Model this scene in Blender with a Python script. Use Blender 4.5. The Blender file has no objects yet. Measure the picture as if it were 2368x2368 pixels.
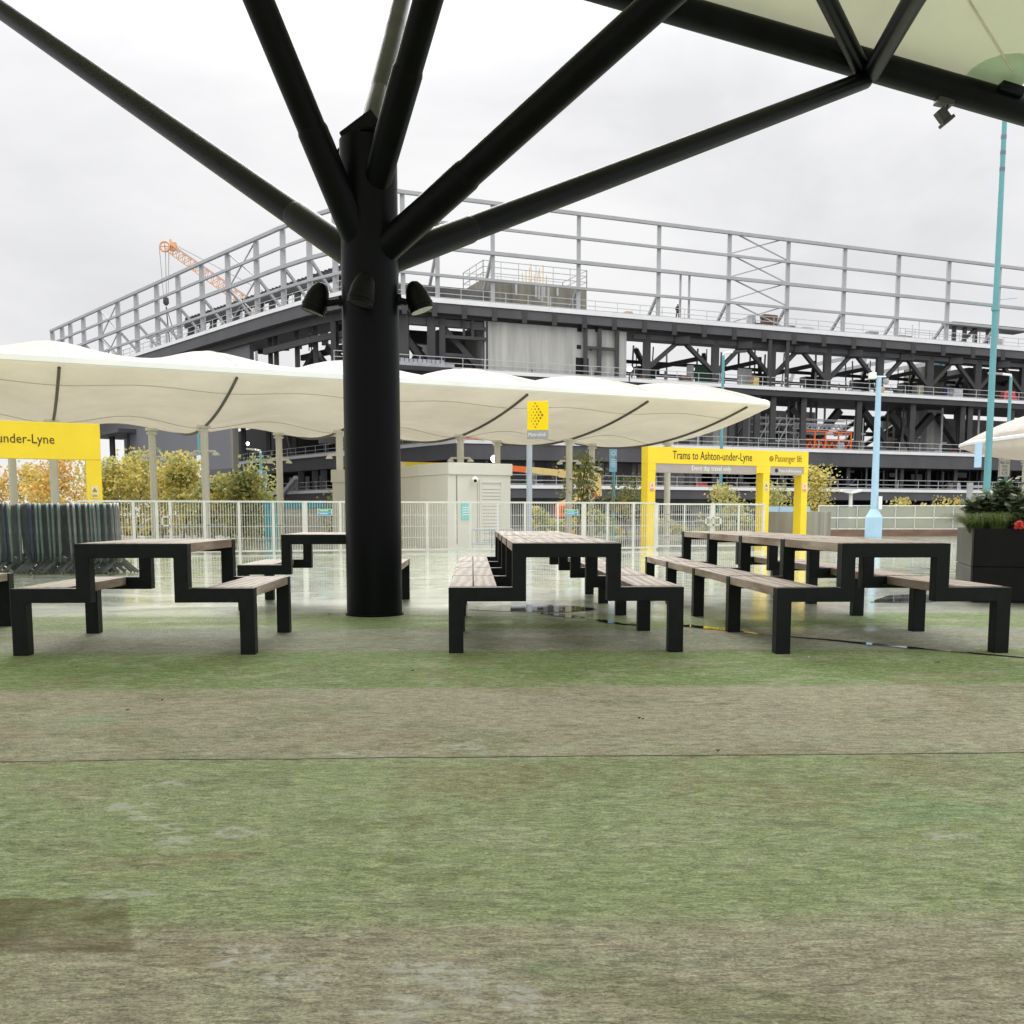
import bpy, math, random
from mathutils import Vector, Matrix
R = math.radians
sc = bpy.context.scene
COL = sc.collection
rnd = random.Random(7)

# ------------------------------------------------------------------ camera, sky, sun, exposure
FOC, PITCH, HC = 2368.0, R(6.0), 0.94
VAX = 1192 + FOC * math.tan(PITCH)
cam = bpy.data.cameras.new('camera')
cam.sensor_width = 36; cam.lens = 36.0
cam.shift_y = (VAX - 1184) / 2368
cam.clip_start = 0.05; cam.clip_end = 3000
camo = bpy.data.objects.new('camera', cam); COL.objects.link(camo)
camo.location = (0, 0, HC); camo.rotation_euler = (R(90) - PITCH, 0, 0)
sc.camera = camo

world = bpy.data.worlds.new("World"); sc.world = world
world.use_nodes = True
wt = world.node_tree; wt.nodes.clear()
def wn(t, **kw):
    n = wt.nodes.new(t)
    for k, v in kw.items(): setattr(n, k, v)
    return n
SUN_EL, SUN_AZ = R(30), R(-8)      # azimuth measured from +Y towards +X
sky = wn('ShaderNodeTexSky', sky_type='NISHITA', sun_disc=False, sun_elevation=SUN_EL, sun_rotation=SUN_AZ)
hs = wn('ShaderNodeHueSaturation'); hs.inputs['Saturation'].default_value = .12
tc = wn('ShaderNodeTexCoord'); mp = wn('ShaderNodeMapping'); mp.inputs['Scale'].default_value = (1.0, 1.0, 2.1)
nz = wn('ShaderNodeTexNoise'); nz.inputs['Scale'].default_value = 3.1; nz.inputs['Detail'].default_value = 7; nz.inputs['Roughness'].default_value = .55; nz.inputs['Distortion'].default_value = .35
cr = wn('ShaderNodeValToRGB')
cr.color_ramp.elements[0].position = .34; cr.color_ramp.elements[0].color = (.84, .843, .855, 1)
cr.color_ramp.elements[1].position = .62; cr.color_ramp.elements[1].color = (1.03, 1.03, 1.03, 1)
sx = wn('ShaderNodeSeparateXYZ'); gr = wn('ShaderNodeValToRGB')
e = gr.color_ramp.elements
e[0].position = 0.0; e[0].color = (7.7, 7.7, 7.8, 1)
e[1].position = 1.0; e[1].color = (34, 34, 34.5, 1)
for p, v in ((.16, 7.6), (.36, 8.4), (.5, 14), (.7, 25)):
    q = e.new(p); q.color = (v, v, v * 1.01, 1)
mul = wn('ShaderNodeMixRGB', blend_type='MULTIPLY'); mul.inputs[0].default_value = 1
mx = wn('ShaderNodeMixRGB'); mx.inputs[0].default_value = .94
bg = wn('ShaderNodeBackground'); bg.inputs[1].default_value = .1
wo = wn('ShaderNodeOutputWorld'); L = wt.links.new
L(tc.outputs['Generated'], mp.inputs[0]); L(mp.outputs[0], nz.inputs['Vector']); L(nz.outputs[0], cr.inputs[0])
L(tc.outputs['Generated'], sx.inputs[0]); L(sx.outputs[2], gr.inputs[0])
L(gr.outputs[0], mul.inputs[1]); L(cr.outputs[0], mul.inputs[2])
L(sky.outputs[0], hs.inputs['Color']); L(hs.outputs[0], mx.inputs[1]); L(mul.outputs[0], mx.inputs[2])
L(mx.outputs[0], bg.inputs[0]); L(bg.outputs[0], wo.inputs[0])

sun = bpy.data.lights.new('sun', 'SUN'); sun.energy = 1.4; sun.angle = R(32); sun.color = (1, .97, .93)
suno = bpy.data.objects.new('sun', sun); COL.objects.link(suno)
sd = Vector((math.sin(SUN_AZ) * math.cos(SUN_EL), math.cos(SUN_AZ) * math.cos(SUN_EL), math.sin(SUN_EL)))
suno.rotation_euler = sd.to_track_quat('Z', 'Y').to_euler(); suno.location = (0, 0, 60)
sc.view_settings.view_transform = 'Standard'; sc.view_settings.look = 'None'
sc.view_settings.exposure = 0.15; sc.view_settings.gamma = 1; sc.view_settings.use_curve_mapping = False
sc.render.engine = 'CYCLES'
sc.cycles.max_bounces = 8; sc.cycles.diffuse_bounces = 5

# ------------------------------------------------------------------ measuring helpers
def ray(u, v):
    x = (u - 1184) / FOC; y = (VAX - v) / FOC
    return Vector((x, math.cos(PITCH) + y * math.sin(PITCH), -math.sin(PITCH) + y * math.cos(PITCH)))
def P(u, v, Y):
    d = ray(u, v); return Vector((0, 0, HC)) + d * (Y / d.y)
def G(u, v):
    d = ray(u, v); t = -HC / d.z; return Vector((d.x * t, d.y * t, 0))

# ------------------------------------------------------------------ materials
def nodes_of(name):
    m = bpy.data.materials.new(name); m.use_nodes = True
    nt = m.node_tree; b = nt.nodes['Principled BSDF']
    return m, nt, b
def mat(name, col, rough=.55, metal=0.0, var=.18, scale=3.0, bump=0.0, bscale=40, stretch=(1, 1, 1), spec=.5, col2=None, rvar=.1):
    m, nt, b = nodes_of(name); N = nt.nodes.new; K = nt.links.new
    tc = N('ShaderNodeTexCoord'); mp = N('ShaderNodeMapping'); mp.inputs['Scale'].default_value = stretch
    K(tc.outputs['Object'], mp.inputs[0])
    nz = N('ShaderNodeTexNoise'); nz.inputs['Scale'].default_value = scale; nz.inputs['Detail'].default_value = 6; nz.inputs['Roughness'].default_value = .62
    K(mp.outputs[0], nz.inputs['Vector'])
    cr = N('ShaderNodeValToRGB'); cr.color_ramp.elements[0].position = .3; cr.color_ramp.elements[1].position = .72
    c2 = col2 or tuple(min(1, c * (1 + var)) for c in col)
    c1 = tuple(c * (1 - var) for c in col)
    cr.color_ramp.elements[0].color = (*c1, 1); cr.color_ramp.elements[1].color = (*c2, 1)
    K(nz.outputs[0], cr.inputs[0]); K(cr.outputs[0], b.inputs['Base Color'])
    mr = N('ShaderNodeMapRange'); mr.inputs[3].default_value = max(.02, rough - rvar); mr.inputs[4].default_value = min(1, rough + rvar)
    K(nz.outputs[0], mr.inputs[0]); K(mr.outputs[0], b.inputs['Roughness'])
    b.inputs['Metallic'].default_value = metal; b.inputs['Specular IOR Level'].default_value = spec
    if bump:
        n2 = N('ShaderNodeTexNoise'); n2.inputs['Scale'].default_value = bscale; n2.inputs['Detail'].default_value = 4
        K(mp.outputs[0], n2.inputs['Vector'])
        bp = N('ShaderNodeBump'); bp.inputs['Strength'].default_value = bump; bp.inputs['Distance'].default_value = .01
        K(n2.outputs[0], bp.inputs['Height']); K(bp.outputs[0], b.inputs['Normal'])
    return m
def emat(name, col, s):
    m, nt, b = nodes_of(name)
    b.inputs['Base Color'].default_value = (*col, 1); b.inputs['Emission Color'].default_value = (*col, 1); b.inputs['Emission Strength'].default_value = s
    return m
def leafmat(name, col, col2):
    m = mat(name, col, .5, var=.35, scale=1.7, col2=col2)
    nt = m.node_tree; b = nt.nodes['Principled BSDF']
    tr = nt.nodes.new('ShaderNodeBsdfTranslucent'); mx = nt.nodes.new('ShaderNodeMixShader'); mx.inputs[0].default_value = .35
    cr = [n for n in nt.nodes if n.type == 'VALTORGB'][0]
    nt.links.new(cr.outputs[0], tr.inputs[0])
    nt.links.new(b.outputs[0], mx.inputs[1]); nt.links.new(tr.outputs[0], mx.inputs[2])
    nt.links.new(mx.outputs[0], nt.nodes['Material Output'].inputs[0])
    return m
def clothmat(name, col, col2, trans, scale=1.2, stretch=(1, 1, 1)):
    m = mat(name, col, .6, var=.1, scale=scale, col2=col2, stretch=stretch)
    nt = m.node_tree; b = nt.nodes['Principled BSDF']
    tr = nt.nodes.new('ShaderNodeBsdfTranslucent'); mx = nt.nodes.new('ShaderNodeMixShader'); mx.inputs[0].default_value = trans
    cr = [n for n in nt.nodes if n.type == 'VALTORGB'][0]
    nt.links.new(cr.outputs[0], tr.inputs[0])
    nt.links.new(b.outputs[0], mx.inputs[1]); nt.links.new(tr.outputs[0], mx.inputs[2])
    nt.links.new(mx.outputs[0], nt.nodes['Material Output'].inputs[0])
    return m

M = {}
M['black'] = mat('black_paint', (.0028, .0042, .0050), .38, var=.4, scale=3, bump=.06, bscale=50, spec=.12, stretch=(1, 1, .35))
M['frame'] = mat('charcoal_powder_coat', (.0085, .0115, .0125), .5, var=.35, scale=9, bump=.08, bscale=220, spec=.22)
M['lamp'] = mat('black_lamp_housing', (.004, .004, .0045), .5, var=.3, scale=20, spec=.15)
M['glass'] = mat('lamp_lens', (.06, .065, .06), .1, var=.1)
M['galv'] = mat('galvanised_steel', (.40, .42, .45), .5, .25, var=.2, scale=1.5)
M['galvdark'] = mat('weathered_barrier_steel', (.26, .275, .28), .40, .35, var=.35, scale=5)
M['greysteel'] = mat('light_grey_steelwork', (.43, .435, .445), .55, .0, var=.10, scale=.6)
M['darksteel'] = mat('charcoal_steelwork', (.050, .050, .052), .6, .0, var=.3, scale=.4)
M['midsteel'] = mat('dark_grey_fascia', (.090, .090, .095), .6, var=.22, scale=.3, stretch=(1, 1, .3))
M['clad'] = mat('grey_cladding', (.165, .167, .182), .6, var=.10, scale=.12, stretch=(1, 1, .2))
M['conc'] = mat('pale_concrete', (.50, .495, .465), .85, var=.25, scale=.5, stretch=(2.2, 2.2, .16), bump=.1, bscale=3)
M['concdark'] = mat('stained_concrete', (.26, .245, .20), .9, var=.4, scale=.6, stretch=(1.5, 1.5, .18))
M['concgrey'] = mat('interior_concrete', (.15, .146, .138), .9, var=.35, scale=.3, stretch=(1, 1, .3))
M['white'] = mat('white_edge_trim', (.86, .87, .86), .55, var=.06, scale=.6)
M['rail'] = mat('pale_guard_rail', (.55, .56, .56), .6, var=.15)
M['fence'] = mat('white_painted_fence', (.70, .70, .655), .5, var=.10, scale=2.5)
M['postcream'] = mat('cream_painted_post', (.78, .76, .70), .5, var=.08, scale=1.5, stretch=(1, 1, .4))
M['ribs'] = mat('dark_rib_steel', (.10, .09, .08), .55, var=.25)
M['membtop'] = clothmat('white_membrane_top', (.70, .66, .60), (.78, .74, .68), .48, .8)
M['membbot'] = clothmat('cream_membrane_underside', (.80, .76, .665), (.88, .845, .76), .50, .5)
M['seam'] = mat('membrane_seam', (.52, .47, .38), .7)
M['yellow'] = mat('yellow_sign_panel', (.93, .68, .035), .42, var=.05, scale=1.2)
M['signyellow'] = mat('bright_yellow_sign', (.95, .68, .0), .35, var=.03)
M['taupe'] = mat('taupe_sign_strip', (.42, .365, .345), .5, var=.05)
M['ink'] = mat('dark_brown_lettering', (.055, .03, .008), .6)
M['inkamber'] = mat('amber_brown_lettering', (.26, .13, .006), .6)
M['whiteink'] = mat('white_lettering', (.85, .85, .83), .5, var=.03)
M['blackink'] = mat('black_lettering', (.02, .02, .02), .6)
M['sticker'] = mat('pale_sticker', (.78, .70, .42), .5, var=.06)
M['stickerink'] = mat('sticker_ink', (.34, .24, .03), .6)
M['stickerpink'] = mat('pink_sticker_strip', (.75, .30, .22), .6)
M['stickerpale'] = mat('pale_pink_sticker', (.80, .68, .55), .6)
M['metrogrey'] = mat('grey_sign_strip', (.33, .33, .34), .5, var=.05)
M['signpost'] = mat('blue_grey_post', (.42, .46, .52), .45, var=.1)
M['teal'] = mat('teal_painted_pole', (.13, .34, .38), .4, var=.12, scale=1.2, stretch=(1, 1, .3))
M['tealband'] = mat('mauve_pole_band', (.16, .17, .24), .5)
M['paleblue'] = mat('pale_blue_painted_steel', (.42, .62, .80), .42, var=.08, scale=1.2)
M['bluesign'] = mat('blue_banner', (.27, .56, .92), .5, var=.05)
M['cyan'] = mat('cyan_hoarding', (.02, .45, .68), .5, var=.1)
M['tealsign'] = mat('teal_notice', (.20, .62, .60), .5, var=.06)
M['greensign'] = mat('green_notice', (.03, .38, .20), .5, var=.05)
M['bluenotice'] = mat('blue_notice', (.03, .36, .62), .5, var=.05)
M['kiosk'] = mat('beige_kiosk_panel', (.68, .655, .585), .6, var=.05, scale=.8, stretch=(1, 1, .3))
M['kioskdark'] = mat('beige_kiosk_joint', (.28, .265, .23), .7)
M['planter'] = mat('black_planter_panel', (.007, .007, .008), .5, var=.4, scale=3, spec=.2)
M['planterside'] = mat('grey_planter_side', (.035, .035, .034), .5, var=.25, scale=3)
M['soil'] = mat('dark_soil', (.03, .022, .015), .95, var=.4, scale=12)
M['leafdark'] = leafmat('glossy_dark_leaf', (.06, .105, .04), (.15, .21, .09))
M['leafpale'] = leafmat('pale_leaf', (.26, .33, .20), (.48, .55, .42))
M['grass'] = leafmat('grass_blade', (.11, .17, .04), (.26, .33, .09))
M['red'] = mat('red_petal', (.62, .02, .012), .5, var=.2, scale=30)
M['leafyellow'] = leafmat('yellow_autumn_leaf', (.60, .47, .09), (.78, .66, .20))
M['leaforange'] = leafmat('orange_autumn_leaf', (.70, .36, .06), (.80, .52, .14))
M['leafolive'] = leafmat('olive_leaf', (.40, .42, .12), (.58, .57, .22))
M['leafgreen'] = leafmat('green_leaf', (.22, .28, .09), (.38, .43, .16))
M['bark'] = mat('bark', (.10, .075, .05), .9, var=.35, scale=8, stretch=(1, 1, .3))
M['orange'] = mat('orange_paint', (.80, .16, .03), .5, var=.12)
M['craneorange'] = mat('crane_orange', (.80, .46, .26), .55, var=.12)
M['creamboom'] = mat('cream_yellow_boom', (.72, .55, .22), .5, var=.1)
M['cable'] = mat('grey_cable', (.42, .42, .44), .6)
M['boomblue'] = mat('blue_boom', (.22, .50, .66), .45, var=.1)
M['hivis'] = mat('orange_red_workwear', (.80, .06, .03), .7)
M['hivisyellow'] = mat('yellow_workwear', (.75, .45, .08), .7)
M['darkcloth'] = mat('dark_workwear', (.05, .05, .055), .8)
M['skin'] = mat('skin', (.45, .28, .2), .6)
M['sheet'] = mat('white_site_sheeting', (.55, .55, .56), .6, var=.18, scale=.6)
M['redbanner'] = mat('red_site_banner', (.70, .10, .10), .6)
M['green'] = mat('green_tarpaulin', (.03, .10, .05), .7)
M['navy'] = mat('navy_tarpaulin', (.05, .06, .16), .7)
M['brownwall'] = mat('brown_boarded_kerb', (.20, .12, .085), .8, var=.3, scale=2, stretch=(.6, 1, 2))
M['lit'] = emat('lit_work_lamp', (1, .98, .95), 9)
M['dark'] = mat('dark_opening', (.012, .012, .013), .8)  # near-black, also standing in for shade inside openings and the arena
M['paving'] = mat('grey_paving', (.20, .20, .19), .6, var=.25, scale=.7)
M['patina'] = mat('aqua_corner_patch', (.30, .40, .34), .6, var=.06)
M['patina'] = clothmat('aqua_corner_patch', (.74, .84, .76), (.80, .88, .80), .9)

def woodmat():
    m, nt, b = nodes_of('weathered_hardwood'); N = nt.nodes.new; K = nt.links.new
    tc = N('ShaderNodeTexCoord'); oi = N('ShaderNodeObjectInfo')
    vm = N('ShaderNodeVectorMath'); vm.operation = 'MULTIPLY_ADD'; vm.inputs[1].default_value = (1, 1, 1)
    cx = N('ShaderNodeCombineXYZ'); mu = N('ShaderNodeMath'); mu.operation = 'MULTIPLY'; mu.inputs[1].default_value = 37
    K(oi.outputs['Random'], mu.inputs[0]); K(mu.outputs[0], cx.inputs[0]); K(mu.outputs[0], cx.inputs[1])
    K(tc.outputs['Object'], vm.inputs[0]); K(cx.outputs[0], vm.inputs[2])
    mp = N('ShaderNodeMapping'); mp.inputs['Scale'].default_value = (4.6, .75, 4.6); mp.inputs['Rotation'].default_value = (0, 0, .22)
    K(vm.outputs[0], mp.inputs[0])
    wv = N('ShaderNodeTexWave'); wv.inputs['Scale'].default_value = .9; wv.inputs['Distortion'].default_value = 9; wv.inputs['Detail'].default_value = 3; wv.inputs['Detail Scale'].default_value = .8
    nz = N('ShaderNodeTexNoise'); nz.inputs['Scale'].default_value = 1.2; nz.inputs['Detail'].default_value = 8
    n3 = N('ShaderNodeTexNoise'); n3.inputs['Scale'].default_value = 9; n3.inputs['Detail'].default_value = 6
    K(mp.outputs[0], wv.inputs['Vector']); K(mp.outputs[0], nz.inputs['Vector']); K(mp.outputs[0], n3.inputs['Vector'])
    cr = N('ShaderNodeValToRGB'); e = cr.color_ramp.elements
    e[0].position = .12; e[0].color = (.25, .165, .115, 1); e[1].position = .85; e[1].color = (.60, .51, .44, 1)
    q = e.new(.5); q.color = (.47, .375, .305, 1)
    mxx = N('ShaderNodeMixRGB'); mxx.inputs[0].default_value = .5
    K(wv.outputs['Fac'], mxx.inputs[1]); K(nz.outputs[0], mxx.inputs[2]); K(mxx.outputs[0], cr.inputs[0])
    m2 = N('ShaderNodeMixRGB'); m2.blend_type = 'OVERLAY'; m2.inputs[0].default_value = .45
    K(cr.outputs[0], m2.inputs[1]); K(n3.outputs[0], m2.inputs[2]); K(m2.outputs[0], b.inputs['Base Color'])
    b.inputs['Roughness'].default_value = .6
    bp = N('ShaderNodeBump'); bp.inputs['Strength'].default_value = .35; bp.inputs['Distance'].default_value = .004
    K(n3.outputs[0], bp.inputs['Height']); K(bp.outputs[0], b.inputs['Normal'])
    return m
M['wood'] = woodmat()

# ------------------------------------------------------------------ mesh helpers
class MB:
    def __init__(s): s.v = []; s.f = []; s.mi = []; s.cur = 0
    def add(s, vs, fs):
        o = len(s.v); s.v += [Vector(p) for p in vs]
        for f in fs: s.f.append([o + i for i in f]); s.mi.append(s.cur)
        return s
    def hexa(s, c):      # 8 corners: bottom 4 ccw, top 4 ccw
        return s.add(c, [(3, 2, 1, 0), (4, 5, 6, 7), (0, 1, 5, 4), (1, 2, 6, 5), (2, 3, 7, 6), (3, 0, 4, 7)])
    def box(s, c, d, rz=0.0, m=None):
        x, y, z = d[0] / 2, d[1] / 2, d[2] / 2
        vs = [Vector(p) for p in ((-x, -y, -z), (x, -y, -z), (x, y, -z), (-x, y, -z), (-x, -y, z), (x, -y, z), (x, y, z), (-x, y, z))]
        if rz: mm = Matrix.Rotation(rz, 3, 'Z'); vs = [mm @ v for v in vs]
        if m is not None: vs = [m @ v for v in vs]
        c = Vector(c); return s.hexa([v + c for v in vs])
    def bx(s, x0, x1, y0, y1, z0, z1): return s.box(((x0 + x1) / 2, (y0 + y1) / 2, (z0 + z1) / 2), (x1 - x0, y1 - y0, z1 - z0))
    def _basis(s, a, b, up=None):
        d = (b - a).normalized(); u = Vector(up) if up else (Vector((0, 0, 1)) if abs(d.z) < .95 else Vector((0, 1, 0)))
        sx_ = d.cross(u).normalized(); return d, sx_, sx_.cross(d).normalized()
    def bar(s, a, b, w, h=None, up=None):
        a, b = Vector(a), Vector(b); h = h or w; d, x, z = s._basis(a, b, up)
        return s.hexa([a - x * w / 2 - z * h / 2, a + x * w / 2 - z * h / 2, b + x * w / 2 - z * h / 2, b - x * w / 2 - z * h / 2,
                       a - x * w / 2 + z * h / 2, a + x * w / 2 + z * h / 2, b + x * w / 2 + z * h / 2, b - x * w / 2 + z * h / 2])
    def tube(s, pts, r, n=10, cap=True):
        pts = [Vector(p) for p in pts]; rs = r if isinstance(r, (list, tuple)) else [r] * len(pts)
        o = len(s.v); px = None
        for i, p in enumerate(pts):
            a = pts[max(0, i - 1)]; b = pts[min(len(pts) - 1, i + 1)]
            d = (b - a).normalized()
            if px is None:
                u = Vector((0, 0, 1)) if abs(d.z) < .95 else Vector((0, 1, 0)); px = d.cross(u).normalized()
            else: px = (px - d * px.dot(d)).normalized()
            pz = px.cross(d)
            for k in range(n):
                t = 2 * math.pi * k / n; s.v.append(p + (px * math.cos(t) + pz * math.sin(t)) * rs[i])
        for i in range(len(pts) - 1):
            for k in range(n):
                k2 = (k + 1) % n; s.f.append([o + i * n + k, o + (i + 1) * n + k, o + (i + 1) * n + k2, o + i * n + k2]); s.mi.append(s.cur)
        if cap:
            s.f.append([o + k for k in range(n)]); s.mi.append(s.cur)
            s.f.append([o + (len(pts) - 1) * n + k for k in reversed(range(n))]); s.mi.append(s.cur)
        return s
    def prism(s, outline, ext, org=(0, 0, 0)):      # planar outline (list of 3-D points) extruded by ext
        n = len(outline); a = [Vector(p) for p in outline]; e_ = Vector(ext)
        return s.add(a + [p + e_ for p in a], [tuple(reversed(range(n))), tuple(range(n, 2 * n))] + [(i, (i + 1) % n, n + (i + 1) % n, n + i) for i in range(n)])
    def grid(s, pts):     # pts[i][j]
        o = len(s.v); ni, nj = len(pts), len(pts[0])
        for r_ in pts: s.v += [Vector(p) for p in r_]
        for i in range(ni - 1):
            for j in range(nj - 1): s.f.append([o + i * nj + j, o + (i + 1) * nj + j, o + (i + 1) * nj + j + 1, o + i * nj + j + 1]); s.mi.append(s.cur)
        return s
    def lathe(s, prof, c, axis=Vector((0, 0, 1)), n=20):
        q = Vector((0, 0, 1)).rotation_difference(axis.normalized()).to_matrix(); c = Vector(c); o = len(s.v)
        for (r, z) in prof:
            for k in range(n):
                t = 2 * math.pi * k / n; s.v.append(c + q @ Vector((r * math.cos(t), r * math.sin(t), z)))
        for i in range(len(prof) - 1):
            for k in range(n):
                k2 = (k + 1) % n; s.f.append([o + i * n + k, o + i * n + k2, o + (i + 1) * n + k2, o + (i + 1) * n + k]); s.mi.append(s.cur)
        s.f.append([o + k for k in reversed(range(n))]); s.mi.append(s.cur)
        s.f.append([o + (len(prof) - 1) * n + k for k in range(n)]); s.mi.append(s.cur)
        return s
    def build(s, name, m, parent=None, smooth=False, bevel=0.0, org=None):
        if org is None: org = ORG.get(parent.name if parent else None, Vector((0, 0, 0)))
        me = bpy.data.meshes.new(name); me.from_pydata([tuple(v - org) for v in s.v], [], s.f)
        ms = m if isinstance(m, (list, tuple)) else [m]
        for x in ms: me.materials.append(x)
        if len(ms) > 1: me.polygons.foreach_set('material_index', s.mi)
        if smooth:
            me.polygons.foreach_set('use_smooth', [True] * len(me.polygons))
            try: me.set_sharp_from_angle(angle=R(40))
            except Exception: pass
        me.update()
        o = bpy.data.objects.new(name, me); COL.objects.link(o)
        if parent: o.parent = parent; ORG[o.name] = org
        if bevel:
            bm = o.modifiers.new('bevel', 'BEVEL'); bm.width = bevel; bm.segments = 2; bm.limit_method = 'ANGLE'
        return o
ORG = {}
def tag(o, label=None, cat=None, group=None, kind=None):
    if label: o['label'] = label
    if cat: o['category'] = cat
    if group: o['group'] = group
    if kind: o['kind'] = kind
    return o
def thing(name, label, cat, loc=(0, 0, 0), group=None, rz=0.0):
    o = bpy.data.objects.new(name, None); COL.objects.link(o); o.location = loc; o.rotation_euler = (0, 0, rz)
    o.empty_display_size = .2
    ORG[o.name] = Vector(loc); return tag(o, label, cat, group)
def local(o): ORG[o.name] = Vector((0, 0, 0)); return o       # its parts are written in its own coordinates
def solo(mb, name, m, label, cat, loc, group=None, **kw):     # a thing that is one mesh, its origin at loc
    o = mb.build(name, m, org=Vector(loc), **kw); o.location = loc; return tag(o, label, cat, group)
def copy_tree(o, loc, rz=None, label=None):
    c = o.copy(); COL.objects.link(c); c.location = loc
    if rz is not None: c.rotation_euler = (0, 0, rz)
    if label: c['label'] = label
    for ch in list(o.children):
        d = ch.copy(); COL.objects.link(d); d.parent = c
        for g in list(ch.children):
            h = g.copy(); COL.objects.link(h); h.parent = d
    return c
def text_mesh(name, body, size, m, parent, o3, right, up, ext=.004, align='LEFT', sx=1.0):
    cu = bpy.data.curves.new(name, 'FONT'); cu.body = body; cu.size = size; cu.align_x = align; cu.extrude = ext; cu.resolution_u = 2
    t = bpy.data.objects.new('tmp_text', cu); COL.objects.link(t)
    dg = bpy.context.evaluated_depsgraph_get(); dg.update()
    me = bpy.data.meshes.new_from_object(t.evaluated_get(dg)); bpy.data.objects.remove(t)
    right = Vector(right).normalized(); up = Vector(up).normalized(); nrm = right.cross(up)
    mb = MB(); o3 = Vector(o3)
    mb.add([o3 + right * v.co.x * sx + up * v.co.y + nrm * v.co.z for v in me.vertices], [tuple(p.vertices) for p in me.polygons])
    return mb.build(name, m, parent)
# ------------------------------------------------------------------ ground
def ground_mat():
    m, nt, b = nodes_of('painted_wet_deck'); N = nt.nodes.new; K = nt.links.new
    def math_(op, a, b_=None, c=None):
        n = N('ShaderNodeMath'); n.operation = op
        for i, x in enumerate((a, b_, c)):
            if x is None: continue
            if isinstance(x, (int, float)): n.inputs[i].default_value = x
            else: K(x, n.inputs[i])
        return n.outputs[0]
    def mapr(x, a, b_, c=0.0, d=1.0, smooth=True):
        n = N('ShaderNodeMapRange'); n.interpolation_type = 'SMOOTHSTEP' if smooth else 'LINEAR'
        K(x, n.inputs[0]); n.inputs[1].default_value = a; n.inputs[2].default_value = b_; n.inputs[3].default_value = c; n.inputs[4].default_value = d
        return n.outputs[0]
    def noise(scale, st=(1, 1, 1), det=6, rough=.6, dist=0.0, off=(0, 0, 0)):
        mp = N('ShaderNodeMapping'); mp.inputs['Scale'].default_value = st; mp.inputs['Location'].default_value = off; K(tc.outputs['Object'], mp.inputs[0])
        n = N('ShaderNodeTexNoise'); n.inputs['Scale'].default_value = scale; n.inputs['Detail'].default_value = det; n.inputs['Roughness'].default_value = rough; n.inputs['Distortion'].default_value = dist
        K(mp.outputs[0], n.inputs['Vector']); return n.outputs[0]
    def mix(f, a, b_, t='MIX'):
        n = N('ShaderNodeMixRGB'); n.blend_type = t
        if isinstance(f, (int, float)): n.inputs[0].default_value = f
        else: K(f, n.inputs[0])
        for i, x in ((1, a), (2, b_)):
            if isinstance(x, tuple): n.inputs[i].default_value = (*x, 1)
            else: K(x, n.inputs[i])
        return n.outputs[0]
    tc = N('ShaderNodeTexCoord'); s = N('ShaderNodeSeparateXYZ'); K(tc.outputs['Object'], s.inputs[0])
    X, Y = s.outputs[0], s.outputs[1]
    wob = noise(1.3, (1, .4, 1), 4)
    t = math_('ADD', math_('SUBTRACT', Y, math_('MULTIPLY', X, .036)), math_('MULTIPLY', math_('SUBTRACT', wob, .5), .10))
    GREEN, GREEN2, BRN, GRY, PALE = (.415, .495, .255), (.275, .385, .140), (.515, .475, .355), (.43, .44, .365), (.52, .56, .45)
    ramp = N('ShaderNodeValToRGB'); e = ramp.color_ramp.elements; T = 30.0
    bands = [(0, BRN), (2.30, GREEN), (3.93, BRN), (5.55, GREEN2), (7.07, GRY), (8.45, GREEN2), (9.75, GRY), (10.9, GREEN2), (11.9, PALE), (13.4, GREEN2), (14.4, PALE), (16.2, GREEN), (17.4, GRY), (20, GREEN), (22, GRY)]  # PALE bands lighten the base where the wet floor reflects
    first = True; prev = None
    for y, c in bands:
        if first: e[0].position = 0; e[0].color = (*c, 1); first = False
        else:
            q = e.new((y - .03) / T); q.color = (*prev, 1)
            q = e.new((y + .03) / T); q.color = (*c, 1)
        prev = c
    e[-1].color = (*e[-2].color[:3], 1)
    K(math_('DIVIDE', t, T), ramp.inputs[0])
    col = ramp.outputs[0]
    # worn, bleached and dirty areas of the paint
    big = noise(.8, (.9, 1.1, 1), 7, .66, .6)
    mid = noise(2.2, (.85, 1.15, 1), 8, .72, .5, (3, 1, 0))
    fine = noise(17, (.7, 1.2, 1), 7, .78)
    grain = noise(150, (.7, 1, 1), 3, .7)
    col = mix(mapr(mid, .49, .60, 0, .5), col, (.56, .585, .41))
    col = mix(mapr(noise(1.6, (.85, 1.2, 1), 7, .7, .5, (7, 2, 0)), .51, .60, 0, .40), col, (.24, .28, .125))
    col = mix(mapr(noise(1.3, (.9, 1.1, 1), 7, .7, .5, (9, 4, 0)), .54, .61, 0, .40), col, (.40, .315, .195))
    col = mix(mapr(noise(.8, (.8, 1.2, 1), 5, .6, .4, (2, 14, 0)), .58, .72, 0, .45), col, (.33, .52, .29))
    col = mix(mapr(big, .52, .70, 0, .35), col, (.47, .48, .36))
    def grey(x):
        n = N('ShaderNodeCombineXYZ')
        for i in range(3): K(x, n.inputs[i])
        return n.outputs[0]
    col = mix(1.0, col, grey(mapr(fine, .30, .70, .60, 1.45, False)), 'MULTIPLY')
    col = mix(1.0, col, grey(mapr(grain, .34, .66, .62, 1.40, False)), 'MULTIPLY')
    ripn = noise(21, (.8, 2.0, 1), 5, .6, 1.6)
    col = mix(math_('MULTIPLY', mapr(ripn, .37, .47, .5, 0), mapr(big, .35, .6, .5, 1)), col, (.14, .15, .08))  # ripple shading put into the colour: dirty grooves painted darker
    col = mix(mapr(ripn, .54, .64, 0, .6), col, (.68, .70, .50))  # ridges painted lighter, as if catching light
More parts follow.
